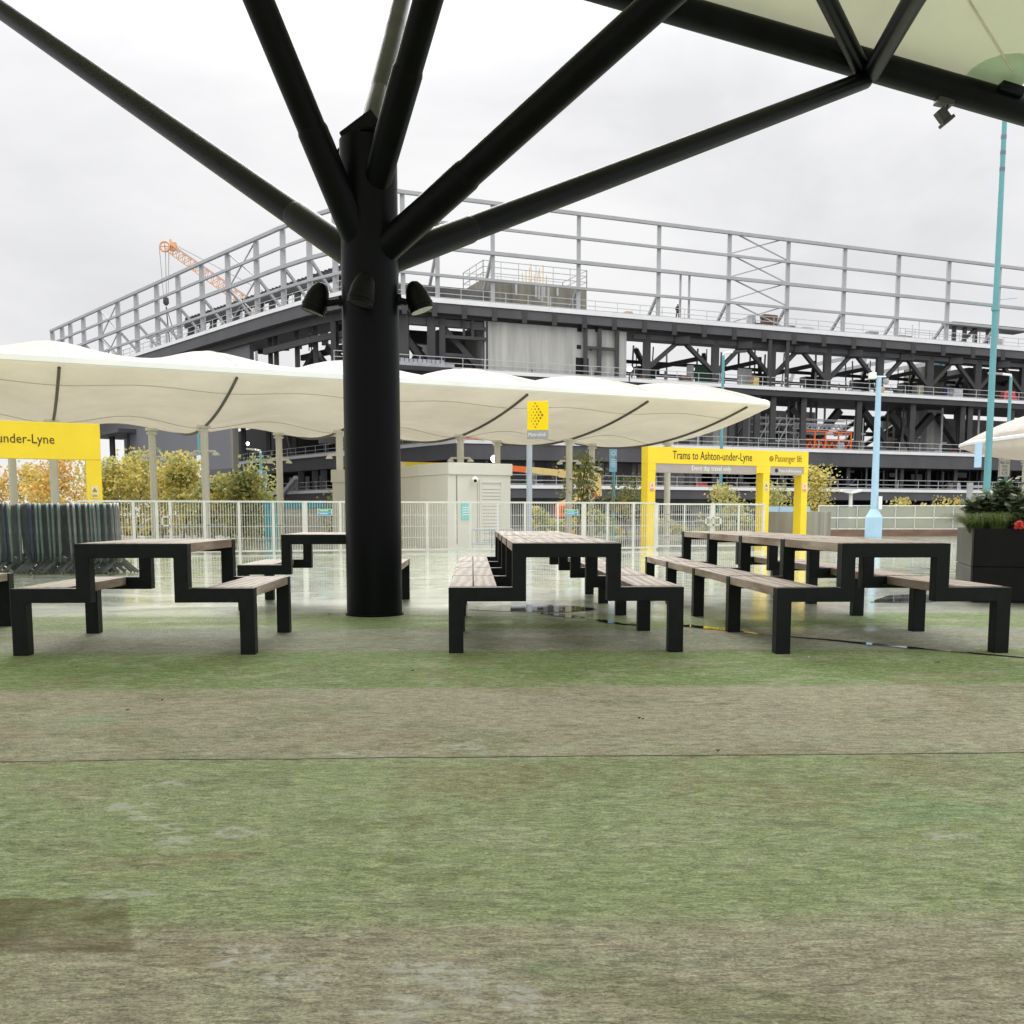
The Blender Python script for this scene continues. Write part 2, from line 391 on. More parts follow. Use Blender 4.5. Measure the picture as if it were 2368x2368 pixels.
    # chalky scuffs and worn-through spots where the paint has flaked
    def near(pts, rx, ry):
        best = None
        for (u, v) in pts:
            p = G(u, v)
            dx = math_('DIVIDE', math_('SUBTRACT', X, p.x), rx); dy = math_('DIVIDE', math_('SUBTRACT', Y, p.y), ry)
            d = math_('SUBTRACT', 1.0, math_('ADD', math_('MULTIPLY', dx, dx), math_('MULTIPLY', dy, dy)))
            best = d if best is None else math_('MAXIMUM', best, d)
        return best
    flake = noise(16, (.9, 1.3, 1), 7, .75, 1.0, (5, 5, 0))
    sc1 = math_('MULTIPLY', mapr(flake, .55, .63), mapr(noise(.6, (1, 1, 1), 4, .6, 0, (1, 8, 0)), .54, .66))
    m1 = near([(300, 1865), (340, 1885), (385, 1915), (425, 1945), (540, 1925), (385, 1815), (820, 1742), (870, 1745), (1080, 1728), (2195, 1935), (980, 2245), (1060, 2265), (1150, 2300), (1190, 2330), (920, 2330), (700, 2262), (560, 2210), (280, 2075)], .10, .07)
    sc2 = math_('MULTIPLY', mapr(m1, 0, .7), mapr(flake, .47, .56))
    col = mix(math_('MULTIPLY', math_('MAXIMUM', math_('MULTIPLY', sc1, .6), sc2), .8), col, (.74, .75, .68))
    dk = math_('MULTIPLY', mapr(flake, .33, .27), mapr(noise(.9, (1, 1, 1), 4, .6, 0, (11, 8, 0)), .50, .62))
    col = mix(math_('MULTIPLY', dk, .6), col, (.09, .085, .045))
    m2 = near([(1030, 2090), (1830, 1905), (470, 1810), (1330, 1680)], .16, .06)
    col = mix(math_('MULTIPLY', mapr(math_('ADD', m2, math_('MULTIPLY', math_('SUBTRACT', mid, .5), 2.0)), .1, .9), .28), col, (.18, .165, .12))
    # dark seam beside a strip
    seam = math_('SUBTRACT', 1.0, mapr(math_('ABSOLUTE', math_('SUBTRACT', t, 3.93)), .004, .012))
    col = mix(math_('MULTIPLY', seam, mapr(mid, .3, .5, .3, .9)), col, (.03, .03, .022))
    # brown repair patch in the lower left corner
    p0, p1, p2 = G(305, 2150), G(150, 2078), G(150, 2205)
    fw = math_('MULTIPLY', math_('SUBTRACT', fine, .5), .07)
    pm = math_('MULTIPLY', mapr(math_('ADD', math_('ADD', X, fw), math_('MULTIPLY', math_('SUBTRACT', Y, p0.y), .42)), p0.x + .012, p0.x - .012), math_('MULTIPLY', mapr(math_('ADD', Y, fw), p2.y - .01, p2.y + .02), mapr(math_('ADD', Y, fw), p1.y + .01, p1.y - .01)))
    col = mix(math_('MULTIPLY', pm, mapr(mid, .35, .6, .85, .35)), col, (.17, .135, .055))
    # wet beyond the canopy's drip line, its base paled to carry bright reflection
    wz = noise(.55, (.5, 1.5, 1), 6, .62, .5, (4, 4, 0))
    wet = mapr(math_('ADD', t, math_('MULTIPLY', math_('SUBTRACT', wz, .5), 8.5)), 7.2, 12.6)
    dark = mix(mapr(wz, .40, .60, .62, .12), col, (.47, .56, .41))  # pale tint painted in for sheen on the wet floor
    col = mix(wet, col, dark)
    K(col, b.inputs['Base Color'])
    rough = math_('ADD', mapr(wet, 0, 1, .80, .30), math_('MULTIPLY', math_('SUBTRACT', mid, .5), .25))
    K(math_('MAXIMUM', rough, .07), b.inputs['Roughness']); K(mapr(wet, 0, 1, .16, .7), b.inputs['Specular IOR Level']); K(wet, b.inputs['Coat Weight']); K(mapr(mid, .35, .65, .03, .16), b.inputs['Coat Roughness']); b.inputs['Coat IOR'].default_value = 1.45
    # trowelled ripple
    rip = ripn; rip2 = noise(70, (.5, 1.6, 1), 4, .65)
    hgt = math_('ADD', math_('MULTIPLY', rip, 1.0), math_('MULTIPLY', rip2, .4))
    bp = N('ShaderNodeBump'); bp.inputs['Distance'].default_value = .03
    K(mapr(wet, 0, 1, .95, .05), bp.inputs['Strength']); K(hgt, bp.inputs['Height']); K(bp.outputs[0], b.inputs['Normal'])
    return m
g = MB()
xs = [-60 + 120 * i / 60 for i in range(61)]
g.grid([[(x, y, 0) for y in (-20, -8, 0, 3, 6, 9, 12, 16, 20, 24, 34, 48)] for x in (-60, -30, -10, 0, 10, 30, 60)])
o = g.build('plaza', ground_mat()); tag(o, kind='structure')
g = MB(); g.add([(-900, -400, -.30), (900, -400, -.30), (900, 1500, -.30), (-900, 1500, -.30)], [(0, 1, 2, 3)])
tag(g.build('ground', mat('distant_tarmac', (.10, .10, .098), .8, var=.3, scale=.05)), kind='structure')
# rain puddles lying in the low seam
def puddle_mat():
    m, nt, b = nodes_of('puddle_water')
    b.inputs['Base Color'].default_value = (.035, .04, .025, 1); b.inputs['Roughness'].default_value = .02; b.inputs['IOR'].default_value = 1.33; b.inputs['Specular IOR Level'].default_value = .7
    return m
PM = puddle_mat()
def puddle(upper, lower):
    rr = random.Random(len(upper) * 13 + int(upper[0][0]))
    def dens(pl):
        out = []
        for (a, b_) in zip(pl[:-1], pl[1:]):
            for k in range(5): out.append((a[0] + (b_[0] - a[0]) * k / 5, a[1] + (b_[1] - a[1]) * k / 5 + rr.uniform(-.5, .5)))
        return out + [pl[-1]]
    up_, lo = dens(upper), dens(lower)
    a = [G(*p) for p in up_]; b_ = [G(*p) for p in lo]
    mb = MB(); pts = [Vector((p.x, p.y, .004)) for p in a + list(reversed(b_))]
    mb.add(pts, [tuple(reversed(range(len(pts))))])
    tag(mb.build('puddle', PM), kind='structure')
puddle([(1082, 1408), (1130, 1402), (1180, 1399), (1250, 1398), (1330, 1402), (1380, 1408)], [(1082, 1410), (1130, 1413), (1190, 1415), (1250, 1416), (1310, 1416), (1380, 1411)])
puddle([(1250, 1418), (1290, 1420), (1330, 1424), (1352, 1428)], [(1250, 1420), (1290, 1426), (1330, 1430), (1352, 1430)])
puddle([(1378, 1433), (1400, 1434), (1440, 1443), (1470, 1444), (1500, 1448)], [(1378, 1436), (1400, 1441), (1440, 1446), (1470, 1448), (1500, 1449)])
puddle([(1560, 1446), (1600, 1446), (1640, 1450), (1682, 1455)], [(1560, 1448), (1600, 1451), (1640, 1456), (1682, 1459)])
puddle([(1700, 1458), (1760, 1467), (1900, 1478), (2010, 1487), (2100, 1496), (2200, 1506), (2368, 1521)], [(1700, 1460), (1760, 1468.5), (1900, 1480), (2010, 1492), (2100, 1500), (2200, 1508), (2368, 1523)])
puddle([(2010, 1392), (2060, 1376), (2130, 1374), (2180, 1380)], [(2010, 1393), (2060, 1394), (2130, 1394), (2180, 1390)])
# grit and leaf scraps lying on the paint
litter = [(295, 1645, .008, 'bark'), (880, 1540, .012, 'leafyellow'), (955, 1553, .012, 'bark'), (1008, 1543, .016, 'leafyellow'), (375, 1622, .006, 'dark'), (1478, 1664, .007, 'dark'), (1487, 1666, .006, 'dark'),
          (2168, 1534, .02, 'bark'), (1375, 1698, .006, 'whiteink'), (1660, 1740, .010, 'bark'), (178, 1545, .008, 'dark'), (640, 1485, .009, 'whiteink'), (1870, 1522, .008, 'whiteink'), (763, 1422, .018, 'bark')]
for (u, v, r, k) in litter:
    c = G(u, v); mb = MB(); a0 = rnd.uniform(0, 3)
    mb.add([c + Vector((r * (1.3 if i % 2 else .6) * math.cos(a0 + i * 1.05), r * (1.3 if i % 2 else .6) * math.sin(a0 + i * 1.05), .004 + .004 * (i % 3))) for i in range(6)] + [c + Vector((0, 0, .012))],
           [(i, (i + 1) % 6, 6) for i in range(6)])
    lab = {'leafyellow': 'small fallen yellow leaf on the green floor before the tables', 'bark': 'brown leaf scrap lying on the worn floor', 'dark': 'tiny dark speck of grit on the painted floor', 'whiteink': 'tiny pale chip lying on the painted floor'}[k]
    solo(mb, 'fallen_leaf' if k in ('leafyellow', 'bark') else 'grit_piece', M[k], lab, 'leaf' if k in ('leafyellow', 'bark') else 'litter', c, 'scraps scattered on the floor')

# ------------------------------------------------------------------ near canopy on its branching column
CX, CY = -1.31, 9.73
can = thing('tree_column_canopy', 'big dark branching column carrying a fabric canopy over the picnic tables', 'canopy', (CX, CY, 0))
mb = MB(); mb.tube([(CX, CY, 0), (CX, CY, 4.32)], .262, 40); mb.build('column', M['black'], can, smooth=True)
mb = MB(); mb.tube([(CX, CY, 0), (CX, CY, .018)], .275, 40); mb.build('base_plate', M['black'], can, smooth=True)
struts = [((850, 618), (0, 21), 15.0, .125, 3.5), ((850, 622), (598, 0), 8.9, .125, 2.2), ((856, 480), (990, 0), 8.7, .120, 2.6), ((856, 330), (929, 0), 13.6, .11, 1.15), ((856, 607), (1528, 0), 8.3, .128, 2.1), ((856, 618), (2000, 185), 15.4, .122, 1.0)]
for (ua, va), (ub, vb), Yb, r, ext in struts:
    a = P(ua, va, CY); a.x = CX; b_ = P(ub, vb, Yb); d = b_ - a
    mb = MB(); mb.tube([a, a + d * ext], r, 24); s_ = mb.build('strut', M['black'], can, smooth=True)
    L_ = d.normalized(); mb = MB(); k = 1.22 if Yb < 10 else 1.3
    mb.tube([a, a + L_ * k, a + L_ * (k + .03)], [r + .011, r + .011, r + .003], 24); mb.build('sleeve', M['black'], s_, smooth=True)
BY = 15.5
bp_ = [P(600, -172, BY), P(1000, -140, BY), P(1727, 69, BY), P(2320, 240, BY), P(2560, 309, BY)]
bp_[0].z = bp_[1].z
bl = [Vector((-17, BY, bp_[1].z))] + bp_
mb = MB(); mb.tube(bl, .205, 24); mb.build('edge_beam', M['black'], can, smooth=True)
nd = P(2000, 176, BY)
mb = MB(); q = P(2112, 0, 12.9); mb.tube([nd + Vector((.05, -.15, 0)), q, nd + (q - nd) * 5], .135, 20); mb.build('rafter', M['black'], can, smooth=True)
mb = MB(); q = P(1913, 0, 14.1); mb.tube([nd, q, nd + (q - nd) * 5], .118, 20); mb.build('rafter', M['black'], can, smooth=True)
def edge_z(x):
    pts = bl
    for a, b_ in zip(pts[:-1], pts[1:]):
        if a.x <= x <= b_.x: return a.z + (b_.z - a.z) * (x - a.x) / (b_.x - a.x)
    return pts[-1].z
XR = P(2352, 250, BY).x
rows = []
for i in range(33):
    x = -16.5 + (XR + 16.5) * i / 32; row = []
    for j in range(25):
        f = j / 24; y = BY + .1 - f * 25
        z = edge_z(x) + .21 + 2.3 * math.sin(math.pi * min(1, f * 1.15)) * (.45 + .55 * max(0, 1 - ((x + 4) / 13) ** 2)) + .25 * math.sin(x * 1.1) * f
        row.append((x, y, z))
    rows.append(row)
M['fabric'] = clothmat('cream_green_canopy_fabric', (.36, .38, .25), (.45, .44, .32), .34, .35, (1, .6, 1))
mb = MB(); mb.grid(rows); fab = mb.build('canopy_fabric', M['fabric'], can, smooth=True)
def fz(x, y):
    f = (BY + .1 - y) / 25
    return edge_z(x) + .21 + 2.3 * math.sin(math.pi * min(1, f * 1.15)) * (.45 + .55 * max(0, 1 - ((x + 4) / 13) ** 2)) + .25 * math.sin(x * 1.1) * f
a2 = Vector((XR - .25, BY - .35)); b2 = a2 + (Vector((5.8, 14.05)) - a2) * 3
mb = MB(); mb.tube([(a2.x + (b2.x - a2.x) * k / 12, a2.y + (b2.y - a2.y) * k / 12, fz(a2.x + (b2.x - a2.x) * k / 12, a2.y + (b2.y - a2.y) * k / 12) - .012) for k in range(13)], .016, 8)
mb.build('fabric_seam', M['seam'], fab)
mb = MB(); c_ = Vector((XR - .02, BY)); ring = []
for k in range(15):
    t_ = math.pi / 2 + math.pi / 2 * k / 14 + math.pi / 2; r_ = .75
    x, y = c_.x + r_ * math.cos(t_), c_.y + r_ * math.sin(t_); ring.append(Vector((x, y, fz(x, y) - .012)))
ring = [Vector((c_.x, c_.y, fz(c_.x, c_.y) - .012))] + ring
mb.add(ring + [p + Vector((0, 0, .006)) for p in ring], [(0, i, i + 1) for i in range(1, 15)] + [(16, 16 + i + 1, 16 + i) for i in range(1, 15)])
mb.build('corner_patch', M['patina'], fab)
cpt = P(2338, 208, BY - .2)
mb = MB(); mb.box(cpt, (.34, .16, .13), m=Matrix.Rotation(.29, 3, 'Y')); mb.build('corner_clamp', M['black'], can, bevel=.01)
# bell shaped lamps on the column
def bell(label, c, tilt, root):
    t = thing('bell_spotlight', label, 'lamp', c, 'bell lamps on the column')
    ax = Vector(tilt).normalized()
    prof = [(.02, .17), (.062, .150), (.095, .10), (.118, .03), (.125, -.03), (.128, -.045), (.128, -.06), (.134, -.062), (.134, -.085), (.128, -.088), (.13, -.13), (.125, -.13), (.12, -.12)]
    mb = MB(); mb.lathe([(r * .9, z * .95) for r, z in reversed(prof)], c, ax, 28); mb.build('housing', M['lamp'], t, smooth=True)
    c2 = Vector(c) - ax * .122
    mb = MB(); mb.lathe([(.105, -.004), (.105, .004)], c2 + ax * .006, ax, 24); mb.build('lens', M['glass'], t)
    c = Vector(c); r_ = Vector(root)
    mb = MB(); mb.tube([c + (r_ - c).normalized() * .10 - Vector((0, 0, .03)), r_], .032, 12); mb.tube([r_ + (c - r_).normalized() * .035, r_], .055, 14); mb.build('bracket', M['lamp'], t, smooth=True)
c = P(733, 693, CY + .05); bell('black bell lamp on the left side of the branching column', c, (.36, .02, 1), (CX - .25, CY + .02, c.z - .02))
c = P(839, 672, CY - .42); bell('black bell lamp on the front of the branching column', c, (.22, .06, 1), (CX + .02, CY - .25, c.z - .04))
c = P(966, 690, CY + .05); bell('black bell lamp on the right side of the branching column', c, (-.36, .02, 1), (CX + .25, CY + .02, c.z - .02))
# floodlight box on the column's head
c = P(836, 306, CY + .1)
t = thing('floodlight', 'black box floodlight tilted on top of the branching column', 'floodlight', c)
mt = Matrix.Rotation(-.62, 3, 'Y')
mb = MB(); mb.box(c, (.36, .26, .15), m=mt); mb.build('housing', M['lamp'], t, bevel=.012)
mb = MB(); mb.box(c + mt @ Vector((0, 0, -.09)), (.30, .22, .03), m=mt); mb.build('lens', M['glass'], t)
mb = MB(); mb.bar(c + Vector((.06, 0, -.05)), Vector((CX + .02, CY, 4.32)), .14, .05); mb.bar(c + Vector((-.05, -.1, -.06)), Vector((CX - .06, CY - .08, 4.32)), .05); mb.build('bracket', M['lamp'], t)
pts = [c + Vector((-.15, -.05, -.10)), c + Vector((-.21, -.05, -.17)), c + Vector((-.19, -.04, -.25)), Vector((CX - .16, CY - .05, 4.30))]
mb = MB(); mb.tube(pts, .009, 8); mb.build('cable', M['lamp'], t, smooth=True)
# camera under the beam
c = P(2184, 226, BY)
t = thing('security_camera', 'small grey security camera hanging under the canopy edge beam', 'camera', c)
mb = MB(); mb.box(c + Vector((0, 0, -.05)), (.24, .2, .11), m=Matrix.Rotation(.2, 3, 'Y')); mb.build('mount_box', M['planterside'], t, bevel=.01)
mb = MB(); mb.tube([c + Vector((.05, 0, -.10)), c + Vector((.04, 0, -.18)), c + Vector((-.03, -.02, -.22))], .016, 10); mb.build('arm', M['planterside'], t, smooth=True)
d = P(2180, 268, BY); mt = Matrix.Rotation(.9, 3, 'Y')
mb = MB(); mb.box(d, (.20, .14, .14), m=mt); mb.box(d + mt @ Vector((.10, 0, 0)), (.05, .18, .2), m=mt); mb.build('housing', M['planterside'], t, bevel=.01)

# ------------------------------------------------------------------ picnic tables
HW, LEGW, TBL, SEAT, TT, TH = .808, .10, .372, .452, .752, .096
def table_frame(y, d=.10):
    mb = MB(); o2 = [(-HW, 0), (-HW + LEGW, 0), (-HW + LEGW, SEAT - TH), (-TBL + .094, SEAT - TH), (-TBL + .094, TT - TH), (TBL - .094, TT - TH), (TBL - .094, SEAT - TH), (HW - LEGW, SEAT - TH), (HW - LEGW, 0), (HW, 0), (HW, SEAT), (TBL, SEAT), (TBL, TT), (-TBL, TT), (-TBL, SEAT), (-HW, SEAT)]
    # cut into convex pieces that share edges
    def rect(x0, x1, z0, z1): mb.bx(x0, x1, y, y + d, z0, z1)
    mb.prism([(x, y, z) for x, z in o2], (0, d, 0)); return mb
def picnic(name, label, u_left, v_left, nb, group='picnic tables under the canopy', rz=R(2.2), pitch=1.31):
    c = G(u_left, v_left); base = Vector((c.x + HW * math.cos(rz), c.y + HW * math.sin(rz), 0))
    t = local(thing(name, label, 'picnic table', base, group, rz))
    for i in range(nb + 1): table_frame(i * pitch).build('frame', M['frame'], t, bevel=.004)
    rr = random.Random(int(u_left) + nb)
    for i in range(nb):
        y0, y1 = i * pitch + .103, (i + 1) * pitch - .003
        for (x0, x1, z, n, nm) in ((-HW + .002, -TBL - .10, SEAT, 2, 'seat'), (TBL + .10, HW - .002, SEAT, 2, 'seat'), (-TBL + .002, TBL - .002, TT, 5, 'table_top')):
            mb = MB(); w = (x1 - x0) / n
            for k in range(n):
                dz = rr.uniform(0, .003)
                mb.bx(x0 + k * w + .003, x0 + (k + 1) * w - .003, y0 + rr.uniform(0, .004), y1 - rr.uniform(0, .004), z - .062, z + .001 + dz)
            mb.build(nm, M['wood'], t, bevel=.004)
        for sx_ in (-1, 1):      # steel cleats that carry the seat boards
            for yc in (y0 + .02, y1 - .06): mb = MB(); mb.bx(min(sx_ * .42, sx_ * .74), max(sx_ * .42, sx_ * .74), yc, yc + .04, SEAT - .075, SEAT - .063); mb.build('cleat', M['frame'], t)
    return t
picnic('picnic_table', 'short single bay picnic table left of the branching column, nearest on the left', 30, 1517, 1)
picnic('picnic_table', 'picnic table standing behind the branching column, half hidden by it', 551, 1412, 1)
picnic('picnic_table', 'long four bay picnic table in the middle, end on to the viewer', 1038, 1511, 4)
picnic('picnic_table', 'long four bay picnic table on the right beside the black planter', 1794, 1513, 4)
c0 = G(38, 1449); 
tt = picnic('picnic_table', 'picnic table cut off by the left edge with one bench end showing', 38 - 10, 1449, 1)
tt.location = (c0.x - HW, c0.y - 1.31 - .02, 0)
M['barsdark'] = mat('shaded_barrier_bars', (.15, .165, .165), .5, .3, var=.4, scale=5)  # darker steel tone painting in the shaded gaps of the nested row
# ------------------------------------------------------------------ crowd barriers stacked edge on at the left
def barrier(name, label, base, ang, lean, m, group='crowd barriers nested in a row'):
    t = local(thing(name, label, 'barrier', base, group, ang)); Ln, H0, H1, rc = 2.15, .20, 1.12, .13
    pts = []
    for (cx, cz, a0) in ((rc, H0 + rc, 180), (Ln - rc, H0 + rc, 270), (Ln - rc, H1 - rc, 0), (rc, H1 - rc, 90)):
        for k in range(5): a = R(a0 + 90 * k / 4); pts.append((cx + rc * math.cos(a), lean * (cz + rc * math.sin(a)), cz + rc * math.sin(a)))
    pts.append(pts[0])
    mb = MB(); mb.tube(pts, .022, 10); mb.build('tube_frame', m, t, smooth=True)
    mb = MB()
    for k in range(1, 14): x = Ln * k / 14; mb.tube([(x, lean * H0, H0), (x, lean * H1, H1)], .008, 5)
    mb.build('infill_bars', M['barsdark'], t)
    for x in (.22, Ln - .22):
        mb = MB(); mb.bar((x, 0, .27), (x, -.27, .015), .03, .05); mb.bar((x, 0, .27), (x, .27, .015), .03, .05); mb.bar((x, 0, .25), (x, 0, .34), .05, .05)
        mb.build('foot', M['barsdark'], t)
    return t
u = 286.0; k = 0; proto = {}
mats_b = [M['galvdark'], mat('greenish_barrier_steel', (.16, .215, .205), .45, .3, var=.4, scale=5), mat('navy_barrier_steel', (.05, .065, .11), .45, .3, var=.4, scale=5)]
seq = [0, 0, 0, 1, 1, 0, 1, 0, 1, 0, 0, 1, 1, 1, 1, 1, 2, 2, 1, 1, 2, 1, 2, 1]
while u > -60:
    near = G(u, 1327); near.z = 0
    far = P(u - 29 + rnd.uniform(-3, 4), 1192, near.y + 2.1); ang = math.atan2(far.y - near.y, far.x - near.x)
    lab = 'galvanised crowd barrier nested edge on in the row left of the white fence'
    if k == 0: lab = 'rightmost galvanised crowd barrier of the nested row, its splayed foot standing free'
    mi = seq[k % len(seq)]
    base = (near.x, near.y + rnd.uniform(-.12, .12), 0)
    if mi == 2: lab = 'dark navy crowd barrier nested edge on in the barrier row'
    elif mi == 1: lab = 'greenish grey crowd barrier nested edge on in the barrier row'
    if mi not in proto or k == 0: b_ = barrier('crowd_barrier', lab, base, ang, .02, mats_b[mi]); proto[mi] = b_
    else: b_ = copy_tree(proto[mi], base, ang, lab); b_.rotation_euler = (rnd.uniform(-.015, .02), 0, ang)
    u -= rnd.choice((9, 12, 15, 18, 11)); k += 1

# ------------------------------------------------------------------ white fence across the plaza
FA, FB = Vector((-10.45, 24.35, 0)), None
def fence_pt(u):       # the fence line is straight in plan
    a, b_ = Vector((-10.45, 24.35)), Vector((7.35, 29.2)); s = (u - 1184) / (FOC / math.cos(PITCH))
    # a + k(b-a): x = s*y
    k = (s * a.y - a.x) / ((b_.x - a.x) - s * (b_.y - a.y)); return Vector((a.x + k * (b_.x - a.x), a.y + k * (b_.y - a.y), 0))
def fpanel(mb, a, b_, z0, z1, gap):
    L_ = (b_ - a).length; n = max(2, int(L_ / gap)); d = (b_ - a) / n
    for i in range(1, n): p = a + d * i; mb.bar(p + Vector((0, 0, z0)), p + Vector((0, 0, z1)), .0105, .0105, up=(0, 1, 0))
    for z in (z0 + .3, z1 - .3, (z0 + z1) / 2): mb.bar(a + Vector((0, .012, z)), b_ + Vector((0, .012, z)), .008, .012)
fen = thing('mesh_fence', 'long white mesh fence crossing behind the picnic tables, before the tram stop', 'fence', fence_pt(900))
FH = 1.25
fu = [180, 226, 309, 363, 394, 473, 553, 632, 705, 787, 815, 877, 988, 1053, 1088, 1151, 1214, 1290, 1350, 1405, 1465, 1516]
for a_, b_ in zip(fu[:-1], fu[1:]):
    p, q = fence_pt(a_), fence_pt(b_); mb = MB(); fpanel(mb, p, q, .08, FH, .062); mb.build('mesh_panel', M['fence'], fen)
for i, u_ in enumerate(fu):
    p = fence_pt(u_); w = .11 if i in (8, 18) else .06
    mb = MB(); mb.bx(p.x - w / 2, p.x + w / 2, p.y - .03, p.y + .03, 0, FH + .01); mb.build('fence_post', M['fence'], fen)
a, b_ = fence_pt(180), fence_pt(1516)
mb = MB(); mb.bar(a + Vector((0, 0, FH + .03)), b_ + Vector((0, 0, FH + .03)), .05, .045); mb.build('top_rail', M['fence'], fen)
mb = MB(); mb.bar(a + Vector((0, 0, .06)), b_ + Vector((0, 0, .06)), .04, .04); mb.build('bottom_rail', M['fence'], fen)
p = fence_pt(385); z = .94
mb = MB()
for (dx, dz, w, h) in ((-.09, 0, .03, .24), (.09, 0, .03, .24), (0, .105, .21, .03), (0, -.105, .21, .03)): mb.box(p + Vector((dx, -.05, .80 + dz)), (w, .04, h))
mb.build('latch', M['fence'], fen)
for i, u_ in enumerate((752, 1321)):
    p = fence_pt(u_); w = .36
    t = thing('fence_notice', ['green and blue notice on the fence left of the branching column', 'green and blue notice on the fence right of the grey station sign post'][i], 'notice', p + Vector((0, -.045, 1.02)), 'small notices on the white fence')
    c = p + Vector((0, -.045, 1.02))
    mb = MB(); mb.box(c, (w, .012, .16)); mb.build('board', M['whiteink'], t)
    mb = MB(); mb.box(c + Vector((0, -.009, .04)), (w - .03, .006, .055)); mb.build('green_strip', M['greensign'], t)
    mb = MB(); mb.box(c + Vector((0, -.009, -.035)), (w - .03, .006, .065)); mb.build('blue_strip', M['bluenotice'], t)
    mb = MB()
    for r_ in range(2): mb.box(c + Vector((-.02, -.0135, .04 - .075 * r_)), (w * .6, .003, .016))
    mb.build('text_lines', M['whiteink'], t)
def gate(name, label, u0, u1, handle_u):
    a, b_ = fence_pt(u0), fence_pt(u1); t = thing(name, label, 'gate', (a + b_) / 2, 'white mesh gates under the yellow gateway')
    mb = MB(); fpanel(mb, a, b_, .10, FH, .062); mb.build('mesh_panel', M['fence'], t)
    mb = MB()
    for p in (a, b_): mb.bx(p.x - .03, p.x + .03, p.y - .03, p.y + .03, .05, FH + .03)
    mid = (a + b_) / 2; mb.bx(mid.x - .02, mid.x + .02, mid.y - .02, mid.y + .02, .12, FH - .02)
    d = (b_ - a).normalized() * .03
    for z in (.10, FH): mb.bar(a + d + Vector((0, 0, z)), b_ - d + Vector((0, 0, z)), .045, .045)
    mb.build('gate_frame', M['fence'], t)
    p = fence_pt(handle_u); mb = MB()
    for (dx, dz, w, h) in ((-.10, 0, .035, .23), (.10, 0, .035, .23), (0, .10, .235, .035), (0, -.10, .235, .035)): mb.box(p + Vector((dx, -.06, .78 + dz)), (w, .04, h))
    mb.build('handle', M['fence'], t)
gate('mesh_gate', 'left leaf of the white mesh gate, with a square handle, under the large yellow gateway', 1520, 1645, 1640)
gate('mesh_gate', 'right leaf of the white mesh gate, with a square handle, under the large yellow gateway', 1650, 1766, 1657)

# ------------------------------------------------------------------ yellow gateways
EDIR = Vector((.9, .437, 0)).normalized(); NDIR = Vector((-EDIR.y, EDIR.x, 0)); UP = Vector((0, 0, 1))
def fbox(mb, o, s0, s1, d0, d1, z0, z1):     # a box in the (along, back, up) frame of the tram stop
    c = [o + EDIR * s + NDIR * d + UP * z for z in (z0, z1) for (s, d) in ((s0, d0), (s1, d0), (s1, d1), (s0, d1))]
    return mb.hexa(c)
def sticker(t, o, s, z, pink):
    mb = MB(); fbox(mb, o, s - .085, s + .085, -.006, 0, z - .16, z + .13); st = mb.build('sticker', M['stickerpale'] if pink else M['sticker'], t)
    mb = MB()
    if pink:
        fbox(mb, o, s - .075, s + .075, -.009, -.006, z - .155, z - .075); mb.build('warning_strip', M['stickerpink'], st)
        mb = MB(); fbox(mb, o, s - .045, s + .03, -.009, -.006, z - .02, z + .02); fbox(mb, o, s - .01, s + .045, -.0095, -.0065, z + .021, z + .07); mb.build('symbol', M['stickerpink'], st)
    else:
        c = lambda x, y: o + EDIR * (s + x) + NDIR * -.009 + UP * (z + y)
        mb.add([c(-.06, -.02), c(.06, -.02), c(0, .09)], [(0, 1, 2)]); fbox(mb, o, s - .055, s + .055, -.009, -.006, z - .10, z - .085); fbox(mb, o, s - .055, s + .055, -.009, -.006, z - .13, z - .115)
        mb.build('symbol', M['stickerink'], st)
o = P(1497, 1192, 32.0); o.z = 0; HG = 3.06
E0 = EDIR.copy(); EDIR = EDIR * .955
gw = thing('yellow_gateway', 'large yellow gateway with three posts announcing trams, right of the station canopy', 'gateway', o)
posts = [(0, .30), (4.72, 5.0), (6.42, 6.70)]
for s0, s1 in posts: mb = MB(); fbox(mb, o, s0, s1, .004, .37, 0, 2.32); mb.build('post', M['yellow'], gw, bevel=.006)
mb = MB(); fbox(mb, o, 0, 6.70, 0, .374, 2.55, HG); 
for s0, s1 in ((0, .31), (4.42, 5.02), (6.52, 6.70)): fbox(mb, o, s0, s1, 0, .374, 2.321, 2.549)
mb.build('header', M['yellow'], gw, bevel=.005)
mb = MB(); fbox(mb, o, .312, 4.418, .02, .33, 2.28, 2.548); mb.build('info_strip', M['taupe'], gw)
mb = MB(); fbox(mb, o, 5.022, 6.518, .02, .33, 2.28, 2.548); mb.build('info_strip', M['taupe'], gw)
at_ = lambda s, z, d=-.003: o + EDIR * s + NDIR * d + UP * z
text_mesh('lettering', 'Trams to Ashton-under-Lyne', .375, M['ink'], gw, at_(.95, 2.70), EDIR, UP, sx=.70)
text_mesh('lettering', 'Passenger lift', .32, M['inkamber'], gw, at_(5.20, 2.71), EDIR, UP, sx=.68)
text_mesh('lettering', 'Event day travel only', .23, M['whiteink'], gw, at_(1.72, 2.36, .017), EDIR, UP, ext=.002, sx=.80)
text_mesh('lettering', 'Trams to all destinations', .13, M['whiteink'], gw, at_(5.42, 2.37, .017), EDIR, UP, ext=.002, sx=.72)
mb = MB(); mb.lathe([(.065, -.003), (.065, .003)], at_(5.30, 2.42, .014), NDIR, 18); mb.build('tram_symbol', M['blackink'], gw)
